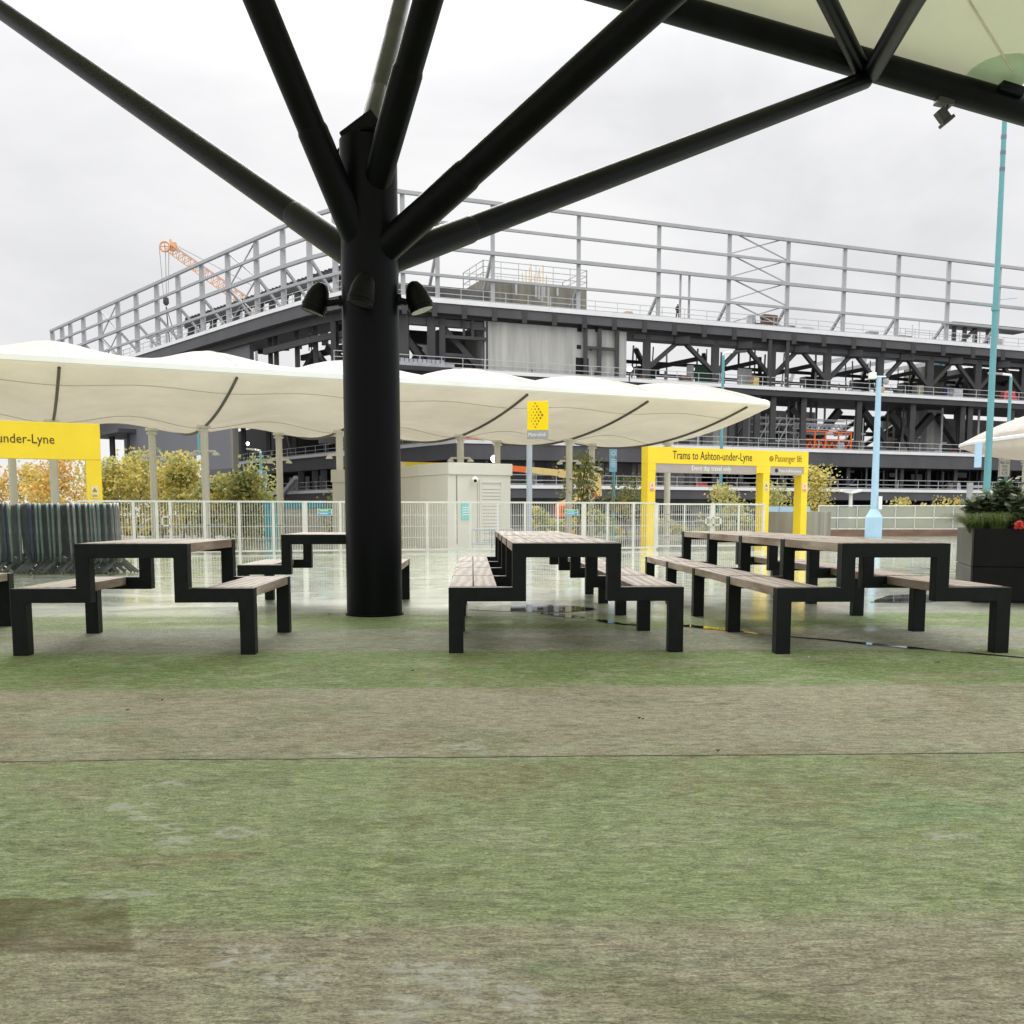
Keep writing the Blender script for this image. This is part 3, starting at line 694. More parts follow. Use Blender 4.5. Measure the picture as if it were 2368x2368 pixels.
mb = MB(); mb.tube([at_(5.05 + .075 * math.cos(k * .5236), 2.80 + .075 * math.sin(k * .5236)) for k in range(13)], .014, 6); mb.bar(at_(5.03, 2.76), at_(5.03, 2.84), .02); mb.bar(at_(5.03, 2.79), at_(5.09, 2.79), .02); mb.bar(at_(5.09, 2.79), at_(5.10, 2.75), .02)
mb.build('wheelchair_symbol', M['inkamber'], gw)
sticker(gw, o, .16, 1.85, True); sticker(gw, o, 4.86, 1.90, False); sticker(gw, o, 6.56, 1.90, True)
EDIR = E0
o = P(239, 1192, 24.9); o.z = 0; o = o - EDIR * 6.7; HG = 3.12
gl = thing('yellow_gateway', 'yellow gateway cut off by the left edge, behind the stacked barriers', 'gateway', o)
for s0, s1 in ((0, .3), (6.36, 6.70)): mb = MB(); fbox(mb, o, s0, s1, .004, .37, 0, 2.26); mb.build('post', M['yellow'], gl, bevel=.006)
mb = MB(); fbox(mb, o, 0, 6.70, 0, .374, 2.265, HG); mb.build('header', M['yellow'], gl, bevel=.005)
at_ = lambda s, z, d=-.003: o + EDIR * s + NDIR * d + UP * z
text_mesh('lettering', 'Trams to Ashton-under-Lyne', .31, M['ink'], gl, at_(5.70, 2.62), EDIR, UP, align='RIGHT', sx=.86)
sticker(gl, o, 6.53, 1.52, False)
# small yellow gateway far behind the kiosk
o = P(820, 1192, 41); o.z = 0
gf = thing('yellow_gateway', 'plain pale yellow gateway beam just above the kiosk wing', 'gateway', o)
mb = MB(); fbox(mb, o, 0, 5.2, 0, .3, 2.75, 3.1); mb.build('header', M['yellow'], gf)
for s in (0, 4.9): mb = MB(); fbox(mb, o, s, s + .3, .004, .296, 0, 2.749); mb.build('post', M['yellow'], gf)

# ------------------------------------------------------------------ white membrane canopy of the tram stop
def stop_canopy(label, org, nbay, first, posts_on=True, W=14.0, BAY=4.27, ZE=4.70, end_left=False):
    o = Vector(org); t = thing('tram_stop_canopy', label, 'canopy', o)
    s_end = nbay * BAY; ext = 1.9; NB = 12; ND = 28
    def half(s):        # half width of the membrane at s, rounded at the end
        if s <= s_end - .3: return 1.0
        q = (s - (s_end - .3)) / (ext + .3); return max(0.0, 1 - q ** 2.6) ** (1 / 2.6)
    def wav(s): return .5 + .5 * math.cos(2 * math.pi * s / BAY)
    def pt(s, f, top):
        h = half(s); d = W / 2 + f * h * W / 2; w = wav(s)
        if top: a = (.78 + .44 * w ** 1.2) * (1 if s <= s_end else max(.3, h)); z = ZE + .10 + a * (1 - abs(f) ** 1.8)
        else: a = (.66 + .30 * w); z = ZE - .10 - a * (1 - abs(f) ** 2.0) * (h ** .6)
        return o + EDIR * s + NDIR * d + UP * z
    ss = [k * BAY / NB for k in range(nbay * NB + 1)]
    ss = ss[:-1] + [s_end - .3 + (ext + .3) * math.sin(math.pi / 2 * k / 10) for k in range(11)]
    fs = [-1 + 2 * j / ND for j in range(ND + 1)]
    mb = MB(); mb.grid([[pt(s, f, True) for f in fs] for s in ss]); mb.build('upper_membrane', M['membtop'], t, smooth=True)
    mb = MB(); mb.grid([[pt(s, f, False) for f in reversed(fs)] for s in ss]); bot = mb.build('lower_membrane', M['membbot'], t, smooth=True)
    # edge band all round
    loop = [(s, -1) for s in ss] + [(s, 1) for s in reversed(ss)]
    mb = MB(); P0 = []
    for s, f in loop:
        h = half(s); d = W / 2 + f * h * W / 2; P0.append(o + EDIR * s + NDIR * d + UP * ZE)
    ctr = [o + EDIR * min(s, s_end - W * .2) + NDIR * W / 2 + UP * ZE for s, f in loop]
    g_ = []
    for p, c in zip(P0, ctr):
        n = (p - c); n.z = 0; n = n.normalized()
        g_.append([p + n * .03 - UP * .10, p + n * .09 - UP * .07, p + n * .09 + UP * .07, p + n * .03 + UP * .11])
    mb.grid(g_); mb.build('edge_band', M['white'], t, smooth=True)
    for k in range(nbay + 1):
        s = k * BAY if k < nbay else s_end - .35
        rb = [pt(s, -.98 + 1.96 * j / 24, False) - UP * .035 for j in range(25)]
        mb = MB(); mb.tube(rb, .042, 8); mb.build('rib', M['ribs'], t, smooth=True)
        if k >= 0:
            rb = [pt(s, -.98 + 1.96 * j / 24, True) + UP * .005 for j in range(25)]; mb = MB(); mb.tube(rb, .012, 5); mb.build('top_seam', M['seam'], t)
    for f in (-.80, -.15, .4):
        mb = MB(); mb.tube([pt(s, f, False) - UP * .006 for s in ss if s < s_end], .011, 4, cap=False); mb.build('fabric_seam', M['seam'], bot)
    for k in range(nbay + 1):
        for (d, ds, r) in ((5.15, -.05, .118), (9.0, -1.12, .118)):
            s = k * BAY + ds; f = (d - W / 2) / (W / 2); top = pt(max(0, min(s, s_end)), f, False)
            if s < -.5: continue
            p = o + EDIR * s + NDIR * d
            mb = MB(); mb.tube([p, Vector((p.x, p.y, top.z - .05))], r, 14); po = mb.build('post', M['postcream'], t, smooth=True)
            z = top.z - .12
            mb = MB(); mb.tube([(p.x, p.y, z - .09), (p.x, p.y, z - .04)], .18, 14); mb.tube([(p.x, p.y, z + .02), (p.x, p.y, z + .10)], .21, 14); mb.build('cap', M['postcream'], po)
            mb = MB(); mb.tube([(p.x - .34, p.y, 2.90), (p.x + .34, p.y, 2.90)], .035, 8)
            for q in (-.34, .34): mb.lathe([(.12, -.02), (.09, .05), (.03, .09)], (p.x + q, p.y, 2.80), n=10)
            mb.build('lamp_arm', M['postcream'], po)
    return t
s0 = Vector((-11.0, 25.4, 0)) - EDIR * 4.27 * 2
stop_canopy('large white wavy membrane canopy of the tram stop, behind the white fence', s0, 8 - 1, 0)
o2 = P(2338, 1192, 50.5); o2.z = 0
# second canopy: its rounded left tip only, built the same way and turned round
EDIR_S, NDIR_S = EDIR.copy(), NDIR.copy()
EDIR, NDIR = Vector((-.995, -.10, 0)).normalized(), Vector((.10, -.995, 0)).normalized()
stop_canopy('second white membrane canopy at the right edge, behind the tall teal mast', o2 - EDIR * (3 * 4.27 + 1.7) - NDIR * 7.0, 3, 0)
EDIR, NDIR = EDIR_S, NDIR_S

# ------------------------------------------------------------------ beige kiosk and tram sign
o = P(1036, 1192, 30.0); o.z = 0
kd, kl = Vector((P(1181, 1192, 30.9).x - o.x, .95, 0)).normalized(), Vector((P(972, 1192, 31.3).x - o.x, 1.3, 0)).normalized()
kb = Vector((-kd.y, kd.x, 0))
def kbox(mb, s0, s1, d0, d1, z0, z1, oo=o, ax=kd):
    bk = Vector((-ax.y, ax.x, 0)); return mb.hexa([oo + ax * s + bk * d + UP * z for z in (z0, z1) for (s, d) in ((s0, d0), (s1, d0), (s1, d1), (s0, d1))])
KW = 2.05
ks = thing('kiosk', 'beige metal kiosk with a roller shutter behind the fence, left of the station sign', 'kiosk', o)
mb = MB()
c = [(0, 0), (KW, 0), (KW, 2.0), (0, 2.0)]
fl = o + kl * 1.62 - o
def kpoly(mb, z0, z1, gx):
    a = o - kd * 0 ; pts = [o + kb * -gx + kd * gx * .2 - kd * gx * .2, o + kd * (KW + gx) - kb * gx, o + kd * (KW + gx) + kb * 2.2, o + kl * (1.62 + gx) + kb * 2.2, o + kl * (1.62 + gx) - kd * gx]
    mb.prism([Vector((p.x, p.y, z0)) for p in pts], (0, 0, z1 - z0))
kpoly(mb, 0, 2.12, 0); mb.build('wall', M['kiosk'], ks)
mb = MB(); kpoly(mb, 2.123, 2.47, .05); mb.build('roof', M['kiosk'], ks, bevel=.02)
mb = MB(); kbox(mb, 1.08, 1.72, -.02, -.001, .15, 1.80); sh = mb.build('roller_shutter', M['kiosk'], ks)
mb = MB()
for i in range(16): kbox(mb, 1.10, 1.70, -.024, -.020, .2 + i * .1, .215 + i * .1)
mb.build('shutter_slats', M['kioskdark'], sh)
mb = MB(); kbox(mb, 1.02, 1.078, -.03, -.001, .1, 1.9); kbox(mb, 1.722, 1.78, -.03, -.001, .1, 1.9); kbox(mb, 1.02, 1.78, -.03, -.001, 1.902, 1.98); mb.build('shutter_frame', M['kiosk'], ks)
mb = MB(); kbox(mb, .26, .30, -.004, -.001, .1, 2.1); kbox(mb, .94, .955, -.004, -.001, .1, 2.1); mb.build('panel_joint', M['kioskdark'], ks)
mb = MB(); kbox(mb, .42, .74, -.02, -.001, .82, 1.32); n_ = mb.build('notice', M['tealsign'], ks)
mb = MB()
for i in range(4): kbox(mb, .46, .70, -.023, -.020, .95 + i * .07, .975 + i * .07)
mb.build('notice_text', M['whiteink'], n_)
lb = Vector((kl.y, -kl.x, 0)) * -1
def lbox(mb, s0, s1, d0, d1, z0, z1): return mb.hexa([o + kl * s + lb * d + UP * z for z in (z0, z1) for (s, d) in ((s0, d0), (s1, d0), (s1, d1), (s0, d1))])
mb = MB(); lbox(mb, .30, 1.05, -.012, -.001, .1, 1.70); lbox(mb, .34, 1.01, -.016, -.012, .14, 1.66); mb.build('side_door', M['kiosk'], ks)
mb = MB(); lbox(mb, .285, .298, -.006, -.001, .1, 1.72); lbox(mb, 1.052, 1.065, -.006, -.001, .1, 1.72); lbox(mb, .285, 1.065, -.006, -.001, 1.72, 1.735); mb.build('door_joint', M['kioskdark'], ks)
mb = MB(); lbox(mb, 1.12, 1.26, -.02, -.001, 1.72, 1.92); mb.build('vent', M['kioskdark'], ks)
p = o + kd * .82 - kb * .12 + UP * 1.99
mb = MB(); mb.lathe([(.03, -.12), (.05, -.05), (.095, 0), (.10, .06), (.07, .11), (.02, .13)], p, Vector((.1, -1, -.3)), 14); cm = mb.build('wall_camera', M['whiteink'], ks, smooth=True)
mb = MB(); mb.lathe([(.045, 0), (.045, .03)], p + Vector((.012, -.125, -.04)), Vector((.1, -1, -.3)), 12); mb.build('lens', M['dark'], cm)
# its lower wing
w0 = P(770, 1192, 33.6); w0.z = 0; wv = thing('kiosk_wing', 'beige equipment cabin with plain doors between the column and the kiosk', 'cabin', w0)
ax2 = Vector((1, .03, 0)).normalized()
mb = MB(); kbox(mb, 0, 3.0, 0, 2.0, 0, 2.0, w0, ax2); mb.build('wall', M['kiosk'], wv)
mb = MB(); kbox(mb, -.04, 3.0, -.05, 2.05, 2.003, 2.42, w0, ax2); mb.build('roof', M['kiosk'], wv, bevel=.02)
for s in (.75, 1.55, 2.2):
    mb = MB(); kbox(mb, s, s + .72, -.015, -.001, .1, 1.9, w0, ax2); mb.build('door', M['kiosk'], wv)
    mb = MB(); kbox(mb, s - .02, s - .003, -.006, -.001, .1, 1.9, w0, ax2); mb.build('door_joint', M['kioskdark'], wv)
mb = MB(); kbox(mb, 2.5, 2.75, -.03, -.016, 1.0, 1.18, w0, ax2); mb.build('notice', M['tealsign'], wv)
# square tram stop sign
c = P(1224, 1192, 30.4); c.z = 0
ts = thing('tram_stop_sign', 'yellow station sign with a diamond of dots on a blue grey post', 'sign', c)
mb = MB(); mb.tube([c, c + UP * 3.0], .085, 16); mb.build('post', M['signpost'], ts, smooth=True)
px = lambda u, v: P(u, v, 30.3)
sd_ = Vector((.985, -.17, 0)).normalized(); sb = Vector((-sd_.y, sd_.x, 0)); so = px(1219, 1012); so.z = 0
zt, zm, zb = px(1219, 928).z, px(1219, 995).z, px(1219, 1015).z
def sbox(mb, s0, s1, d0, d1, z0, z1): return mb.hexa([so + sd_ * s + sb * d + UP * z for z in (z0, z1) for (s, d) in ((s0, d0), (s1, d0), (s1, d1), (s0, d1))])
mb = MB(); sbox(mb, 0, .615, 0, .09, zm, zt); mb.build('panel', M['signyellow'], ts, bevel=.006)
mb = MB(); sbox(mb, 0, .615, .002, .088, zb, zm - .003); mb.build('name_strip', M['metrogrey'], ts)
text_mesh('lettering', 'Metrolink', .165, M['whiteink'], ts, so + sd_ * .03 - sb * .002 + UP * (zb + .07), sd_, UP, ext=.002, sx=.80)
mb = MB(); cx_, cz_ = .235, (zm + zt) / 2 + .015; st = .052; hh = .085
for i in range(-3, 4):          # columns of dots forming the diamond, larger towards its right-hand point
    pass
for a_ in range(5):
    for b_ in range(5):
        x = cx_ + (a_ - b_) * st; z = cz_ + (a_ + b_ - 4) * hh; rr_ = .007 + .006 * (a_ - b_ + 4)/2
        ctr_ = so + sd_ * x - sb * .003 + UP * z
        mb.prism([ctr_ + sd_ * rr_ * 1.0 * math.cos(k * math.pi / 5) + UP * rr_ * 1.25 * math.sin(k * math.pi / 5) for k in range(10)], sb * .002)
mb.build('dot_emblem', M['inkamber'], ts)

# ------------------------------------------------------------------ poles, lamps and banners
def pole(name, label, cat, u, Y, v_top, r0, r1, m, group=None, seg=None):
    c = P(u, 1192, Y); c.z = -.3 if Y > 48 else 0; top = P(u, v_top, Y).z
    t = thing(name, label, cat, c, group); mb = MB(); mb.tube([c, Vector((c.x, c.y, top))], [r0, r1], 14); mb.build('pole', m, t, smooth=True)
    return t, c, top
t, c, z = pole('lighting_mast', 'tall teal mast with mauve bands rising to the canopy beam at right', 'mast', 2279, 40.0, 150, .135, .085, M['teal'])
t.children[0].data.materials[0] = M['teal']
for v in (317, 353, 392):
    zz = P(2279, v, 40).z; mb = MB(); mb.tube([(c.x, c.y, zz - .07), (c.x, c.y, zz + .07)], .102, 14); mb.build('band', M['tealband'], t, smooth=True)
zz = P(2279, 712, 40).z; mb = MB(); mb.tube([(c.x, c.y, zz - .1), (c.x, c.y, zz + .1)], .15, 12); mb.tube([(c.x - .1, c.y, zz + .05), (c.x - 1.05, c.y + .2, zz + .28)], .012, 6); mb.tube([(c.x + .1, c.y, zz + .3), (c.x + .9, c.y + .2, zz + .4)], .012, 6); mb.build('wire_bracket', M['teal'], t)
q = P(2262, 1052, 39.8); mb = MB(); mb.box(q, (.22, .16, .95)); mb.build('cabinet', M['paleblue'], t, bevel=.01)
t, c, z = pole('camera_pole', 'pale blue tapered camera pole on a wide octagonal base cabinet', 'pole', 2021, 44.0, 872, .17, .105, M['paleblue'])
mb = MB(); rr_ = .37
prof = [(.36, 0), (.37, .06), (.37, .86), (.18, 1.19), (.165, 1.2)]
mb.lathe(prof, c, n=8); mb.build('base_cabinet', M['paleblue'], t)
mb = MB(); mb.bx(c.x + .12, c.x + .26, c.y - .2, c.y - .1, 1.2, 1.75); mb.build('conduit_box', M['white'], t)
mb = MB(); mb.box((c.x - .28, c.y, z + .05), (.26, .3, .26)); mb.bar((c.x - .2, c.y, z + .02), (c.x + .3, c.y, z + .02), .06); mb.build('camera_housing', M['white'], t, bevel=.02)
mb = MB(); mb.lathe([(.02, -.2), (.11, -.14), (.13, -.03), (.1, .05)], (c.x + .3, c.y, z - .12), n=12); mb.build('dome_camera', M['metrogrey'], t, smooth=True)
def arm_lamp(label, u, Y, v_top, dx, r=.09, m='teal', head='metrogrey'):
    t, c, z = pole('street_lamp', label, 'street lamp', u, Y, v_top, r, r * .75, M[m], 'teal street lamps round the tram stop')
    s = 1 if dx > 0 else -1
    mb = MB(); mb.tube([(c.x, c.y, z - .02), (c.x, c.y, z + .1), (c.x + dx * .4, c.y, z + .16)], r * .6, 8); mb.build('arm', M['white'], t, smooth=True)
    mb = MB(); p = Vector((c.x + dx * .4, c.y, z + .16)); e_ = Vector((c.x + dx, c.y, z + .2)); mb.bar(p, e_, .22, .09); mb.build('lamp_head', M[head], t, bevel=.02)
    return t, c, z
arm_lamp('slim teal street lamp rising above the large yellow gateway', 1665, 52, 822, 1.15, head='darksteel')
t, c, z = arm_lamp('slim teal street lamp carrying the white parking sign at right', 2322, 55, 872, -1.2, .1)
p0, p1 = P(2309, 1103, 54.6), P(2338, 1054, 54.6)
sg = thing('parking_sign', 'white parking directions board fixed to the teal lamp at right', 'sign', ((p0.x + p1.x) / 2, 54.6, p0.z))
mb = MB(); w_, h_ = p1.x - p0.x, p1.z - p0.z; mb.bx(p0.x, p1.x, 54.6, 54.66, p0.z, p1.z); mb.build('board', M['white'], sg, bevel=.02)
mb = MB()
for (a_, b_, c_, d_) in ((.03, .05, .03, .97), (.95, .97, .03, .97), (.05, .95, .03, .045), (.05, .95, .955, .97)): mb.bx(p0.x + w_ * a_, p0.x + w_ * b_, 54.592, 54.599, p0.z + h_ * c_, p0.z + h_ * d_)
mb.bx(p0.x + w_ * .12, p0.x + w_ * .5, 54.592, 54.599, p0.z + h_ * .85, p0.z + h_ * .91); mb.build('border', M['blackink'], sg)
for i, s_ in enumerate(('Blue Car', 'Parks', 'G.H.J', 'K.L.M')): text_mesh('lettering', s_, .21, M['blackink'], sg, (p0.x + w_ / 2, 54.596, p0.z + h_ * (.62 - .17 * i)), (1, 0, 0), UP, ext=.002, align='CENTER', sx=.62)
t, c, z = arm_lamp('slim teal street lamp with a white board, left behind the station canopy', 465, 55, 1000, .55)
p0, p1 = P(456, 1104, 54.7), P(475, 1053, 54.7)
mb = MB(); mb.bx(p0.x, p1.x, 54.68, 54.74, p0.z, p1.z); solo(mb, 'blank_sign', M['white'], 'blank white board on the teal lamp left of the dark cladding', 'sign', (p0.x, 54.7, p0.z), bevel=.01)
t, c, z = arm_lamp('slim teal street lamp with a pale blue banner, left of the branching column', 606, 56, 1047, -.75)
def banner(label, u0, v0, u1, v1, Y):
    p0, p1 = P(u0, v1, Y), P(u1, v0, Y); t = thing('banner_sign', label, 'banner', ((p0.x + p1.x) / 2, Y, p0.z), 'blue banners by the tram stop')
    w_, h_ = p1.x - p0.x, p1.z - p0.z; mb = MB(); mb.bx(p0.x, p1.x, Y, Y + .06, p0.z, p1.z); mb.build('panel', M['bluesign'], t, bevel=.01)
    cx_, cz_ = p0.x + w_ * .5, p0.z + h_ * .72
    mb = MB(); mb.tube([(cx_ + w_ * .27 * math.cos(k * .5236), Y - .006, cz_ + w_ * .27 * math.sin(k * .5236)) for k in range(13)], w_ * .045, 5)
    mb.tube([(cx_ + w_ * .15 * math.cos(math.pi + k * .63), Y - .006, cz_ - w_ * .02 + w_ * .13 * math.sin(math.pi + k * .63)) for k in range(6)], w_ * .03, 5)
    mb.build('ring_emblem', M['whiteink'], t)
    mb = MB()
    for i in range(4): mb.bx(cx_ - w_ * (.30 - .05 * (i % 2)), cx_ + w_ * (.30 - .05 * (i % 2)), Y - .006, Y - .001, p0.z + h_ * (.46 - .085 * i), p0.z + h_ * (.50 - .085 * i))
    mb.build('text_lines', M['whiteink'], t); return t
banner('pale blue banner on the teal lamp left of the branching column', 600, 1088, 616, 1128, 55.8)
banner('pale blue banner with a round emblem right of the yellow station sign', 1409, 1032, 1427, 1091, 45.6)
pole('banner_pole', 'teal pole carrying the blue banner right of the station sign', 'pole', 1418, 45.8, 1010, .07, .07, M['teal'])
# low twin headed white lamp
t, c, z = pole('twin_lamp', 'low white lamp with two spreading heads behind the glass balustrade', 'street lamp', 1966, 49.0, 1142, .085, .085, M['white'])
mb = MB()
for s in (-1, 1):
    mb.hexa([Vector((c.x, c.y - .18, z)), Vector((c.x + s * .48, c.y - .18, z + .10)), Vector((c.x + s * .48, c.y + .18, z + .10)), Vector((c.x, c.y + .18, z)), Vector((c.x, c.y - .18, z + .07)), Vector((c.x + s * .44, c.y - .18, z + .20)), Vector((c.x + s * .44, c.y + .18, z + .20)), Vector((c.x, c.y + .18, z + .07))])
mb.build('lamp_head', M['white'], t)

# ------------------------------------------------------------------ glass balustrade, concrete box, inner barriers
def glassmat():
    m, nt, b = nodes_of('hazy_glass'); b.inputs['Base Color'].default_value = (.42, .43, .36, 1); b.inputs['Roughness'].default_value = .35
    tr = nt.nodes.new('ShaderNodeBsdfTransparent'); mx = nt.nodes.new('ShaderNodeMixShader'); mx.inputs[0].default_value = .72
    nt.links.new(tr.outputs[0], mx.inputs[1]); nt.links.new(b.outputs[0], mx.inputs[2]); nt.links.new(mx.outputs[0], nt.nodes['Material Output'].inputs[0]); return m
M['haze_glass'] = glassmat()
BYB = 47.0; x0, x1 = P(1893, 1192, BYB).x, P(2560, 1192, BYB).x; nbp = 15
ba = thing('glass_balustrade', 'long pale glass and mesh balustrade on a brown kerb, behind the pale blue pole', 'balustrade', (x0, BYB, 0))
mb = MB(); mb.bx(x0 - .1, x1, BYB - .1, BYB + .25, 0, .30)
mb.build('kerb_wall', M['brownwall'], ba)
for i in range(nbp):
    a, b_ = x0 + (x1 - x0) * i / nbp, x0 + (x1 - x0) * (i + 1) / nbp
    mb = MB(); mb.bx(a + .05, b_ - .05, BYB - .01, BYB + .01, .36, .80); mb.bx(a + .05, b_ - .05, BYB - .01, BYB + .01, .87, 1.34); pn = mb.build('glass_panel', M['haze_glass'], ba)
    mb = MB(); mb.bx(a - .025, a + .025, BYB - .03, BYB + .03, .30, 1.40); mb.build('baluster', M['rail'], ba)
mb = MB(); mb.bx(x0, x1, BYB - .025, BYB + .025, .81, .86); mb.bx(x0, x1, BYB - .035, BYB + .035, 1.36, 1.40); mb.bx(x0, x1, BYB - .02, BYB + .02, .31, .35); mb.build('rails', M['white'], ba)
a = P(1768, 1192, 37); b_ = P(1885, 1192, 37)
mb = MB(); mb.hexa([Vector((x, y, z)) for z in (0, 1.08) for (x, y) in ((a.x, 37), (b_.x, 37), (P(1922, 1192, 39.4).x, 39.4), (a.x + .6, 39.4))])
solo(mb, 'concrete_box', M['concdark'], 'stained concrete stair wall behind the right posts of the yellow gateway', 'wall', (a.x, 37, 0), bevel=.02)
mb = MB(); 
for i, (u0, u1) in enumerate(((1762, 1800), (1803, 1838), (1841, 1872))): mb.bx(P(u0, 1192, 41).x, P(u1, 1192, 41).x, 41, 41.04, 1.0, 1.30)
mb.bx(P(1760, 1192, 41).x, P(1874, 1192, 41).x, 41.05, 41.09, 0, 1.28)
solo(mb, 'glazed_screen', M['paleblue'], 'low pale blue screen above the concrete stair wall', 'screen', (P(1762, 1192, 41).x, 41, 0))
def ped_barrier(label, u0, u1, Y, h=.95, style=0, dY=0.0):
    a, b_ = P(u0, 1192, Y), P(u1, 1192, Y + dY); a.z = b_.z = 0; t = thing('steel_handrail', label, 'handrail', a, 'steel rails behind the fence')
    d = b_ - a; n = max(2, int(d.length / 1.6)); mb = MB()
    for z in (h, .15): mb.tube([a + UP * z, b_ + UP * z], .024, 6)
    mb.build('rails', M['galv'], t)
    for i in range(n + 1): mb = MB(); mb.tube([a + d * i / n, a + d * i / n + UP * h], .024, 6); mb.build('post', M['galv'], t)
    if style:
        mb = MB(); k = int(d.length / .12)
        for i in range(1, k): mb.tube([a + d * i / k + UP * .15, a + d * i / k + UP * h], .009, 4)
        mb.build('infill_bars', M['galv'], t)
ped_barrier('galvanised railed barrier behind the fence left of the branching column', 365, 520, 30.5, .66, 1)
ped_barrier('galvanised low rail behind the fence under the cyan hoarding', 590, 700, 33, .62, 0)
ped_barrier('galvanised railed barrier before the kiosk front', 1090, 1185, 28.9, .55, 1)
ped_barrier('galvanised rail behind the fence right of the station sign', 1240, 1480, 33.5, .60, 1, 2)
ped_barrier('galvanised railed barrier seen through the mesh gate', 1500, 1700, 33.4, .74, 1, 2)
ped_barrier('galvanised upper rail far behind the mesh gate', 1530, 1740, 38, .98, 0, 2)
# steel frame post at the right end
a = P(2240, 1192, 46); b_ = P(2268, 1192, 46)
mb = MB(); mb.bx(a.x - .1, a.x + .1, 45.9, 46.1, 0, P(0, 1116, 46).z); mb.bx(a.x + .1, b_.x, 45.95, 46.05, P(0, 1122, 46).z - .12, P(0, 1122, 46).z)
solo(mb, 'steel_portal', M['metrogrey'], 'grey steel portal frame behind the planter and the teal mast', 'frame', (a.x, 46, 0))
# cyan site hoarding
a = P(612, 1192, 38.5); b_ = P(812, 1192, 38.5); ho = thing('site_hoarding', 'cyan topped site hoarding with white panels behind the fence', 'hoarding', a + Vector((0, 0, -a.z)))
mb = MB(); mb.bx(a.x, b_.x, 38.5, 38.7, 0, 1.22); mb.build('panel', M['sheet'], ho)
mb = MB(); mb.bx(a.x - .05, b_.x + .05, 38.4, 38.8, 1.223, 1.44); mb.build('cap', M['cyan'], ho, bevel=.03)
mb = MB(); mb.bx(a.x, a.x + .75, 38.44, 38.497, .02, 1.20); mb.build('end_panel', M['cyan'], ho)

# ------------------------------------------------------------------ planter at the right
c0 = G(2240, 1393); PX, PY = c0.x + .02, c0.y - .02
pl = thing('planter', 'big black square planter full of shrubs and grasses at the right edge', 'planter', (PX, PY, 0), rz=R(-16.5))
PW, PD, PH = 2.6, 1.25, .80
dv = Vector((.06, -.02, 0))
mb = MB(); mb.bx(PX + .003, PX + PW, PY, PY + .03, .03, .385); mb.bx(PX + .003, PX + PW, PY, PY + .03, .393, PH); mb.build('front_panel', M['planter'], pl, bevel=.004)
mb = MB(); mb.bx(PX - .02, PX, PY + .002, PY + PD, .03, .385); mb.bx(PX - .02, PX, PY + .002, PY + PD, .393, PH); mb.build('side_panel', M['planterside'], pl, bevel=.004)
mb = MB(); mb.bx(PX + PW, PX + PW + .02, PY + .002, PY + PD, .03, PH); mb.build('side_panel', M['planterside'], pl)
mb = MB(); mb.bx(PX + .003, PX + PW, PY + PD - .03, PY + PD, .03, PH); mb.build('back_panel', M['planter'], pl)
mb = MB(); mb.bx(PX + .01, PX + PW - .01, PY + .035, PY + PD - .035, 0, PH - .06); mb.build('soil', M['soil'], pl)
def shrub(label, c, h, w, n, seed, leafsz=.075):
    rr = random.Random(seed); t = thing('broadleaf_shrub', label, 'shrub', c, 'shrubs in the planter'); c = Vector(c); st = MB(); lf = MB()
    for i in range(n):
        a = rr.uniform(0, 6.283); q = rr.random() ** .6 * w; top = c + Vector((q * math.cos(a), q * math.sin(a) * .6, h * rr.uniform(.55, 1.0) * (1.1 - .35 * q / w)))
        b0 = c + Vector((rr.uniform(-.08, .08), rr.uniform(-.08, .08), 0)); mid = (b0 + top) / 2 + Vector((rr.uniform(-.04, .04), rr.uniform(-.04, .04), .05))
        pts = [b0, mid, top]; st.tube(pts, [.007, .005, .003], 5)
        for k in range(9):
            f = .35 + .65 * k / 8; p = b0.lerp(mid, min(1, f * 2)) if f < .5 else mid.lerp(top, (f - .5) * 2)
            az = rr.uniform(0, 6.283); el = rr.uniform(-.3, .8); d = Vector((math.cos(az) * math.cos(el), math.sin(az) * math.cos(el), math.sin(el)))
            L_ = leafsz * rr.uniform(.7, 1.35); sd = d.cross(UP).normalized() * L_ * .36; nn = sd.cross(d).normalized()
            lf.cur = 1 if rr.random() < .38 else 0
            lf.add([p, p + d * L_ * .45 + sd - nn * .006, p + d * L_, p + d * L_ * .45 - sd - nn * .006, p + d * L_ * .5 + nn * .008], [(0, 1, 4), (1, 2, 4), (2, 3, 4), (3, 0, 4)])
    st.build('stems', M['bark'], t); lf.build('foliage', [M['leafdark'], M['leafpale']], t)
def pp(x, y, z): c, s = math.cos(R(-16.5)), math.sin(R(-16.5)); return Vector((PX + x * c - y * s, PY + x * s + y * c, z))
shrub('taller glossy leaved shrub at the left end of the planter', pp(.17, .72, PH - .06), .46, .22, 60, 1, .10)
shrub('dense glossy leaved shrub in the middle of the planter', pp(.40, .62, PH - .06), .60, .26, 95, 2, .105)
shrub('paler glossy leaved shrub at the right edge of the planter', pp(.62, .36, PH - .06), .46, .26, 80, 3, .105)
shrub('glossy leaved shrub beyond the right edge of the picture', pp(1.5, .6, PH - .06), .5, .5, 60, 8)
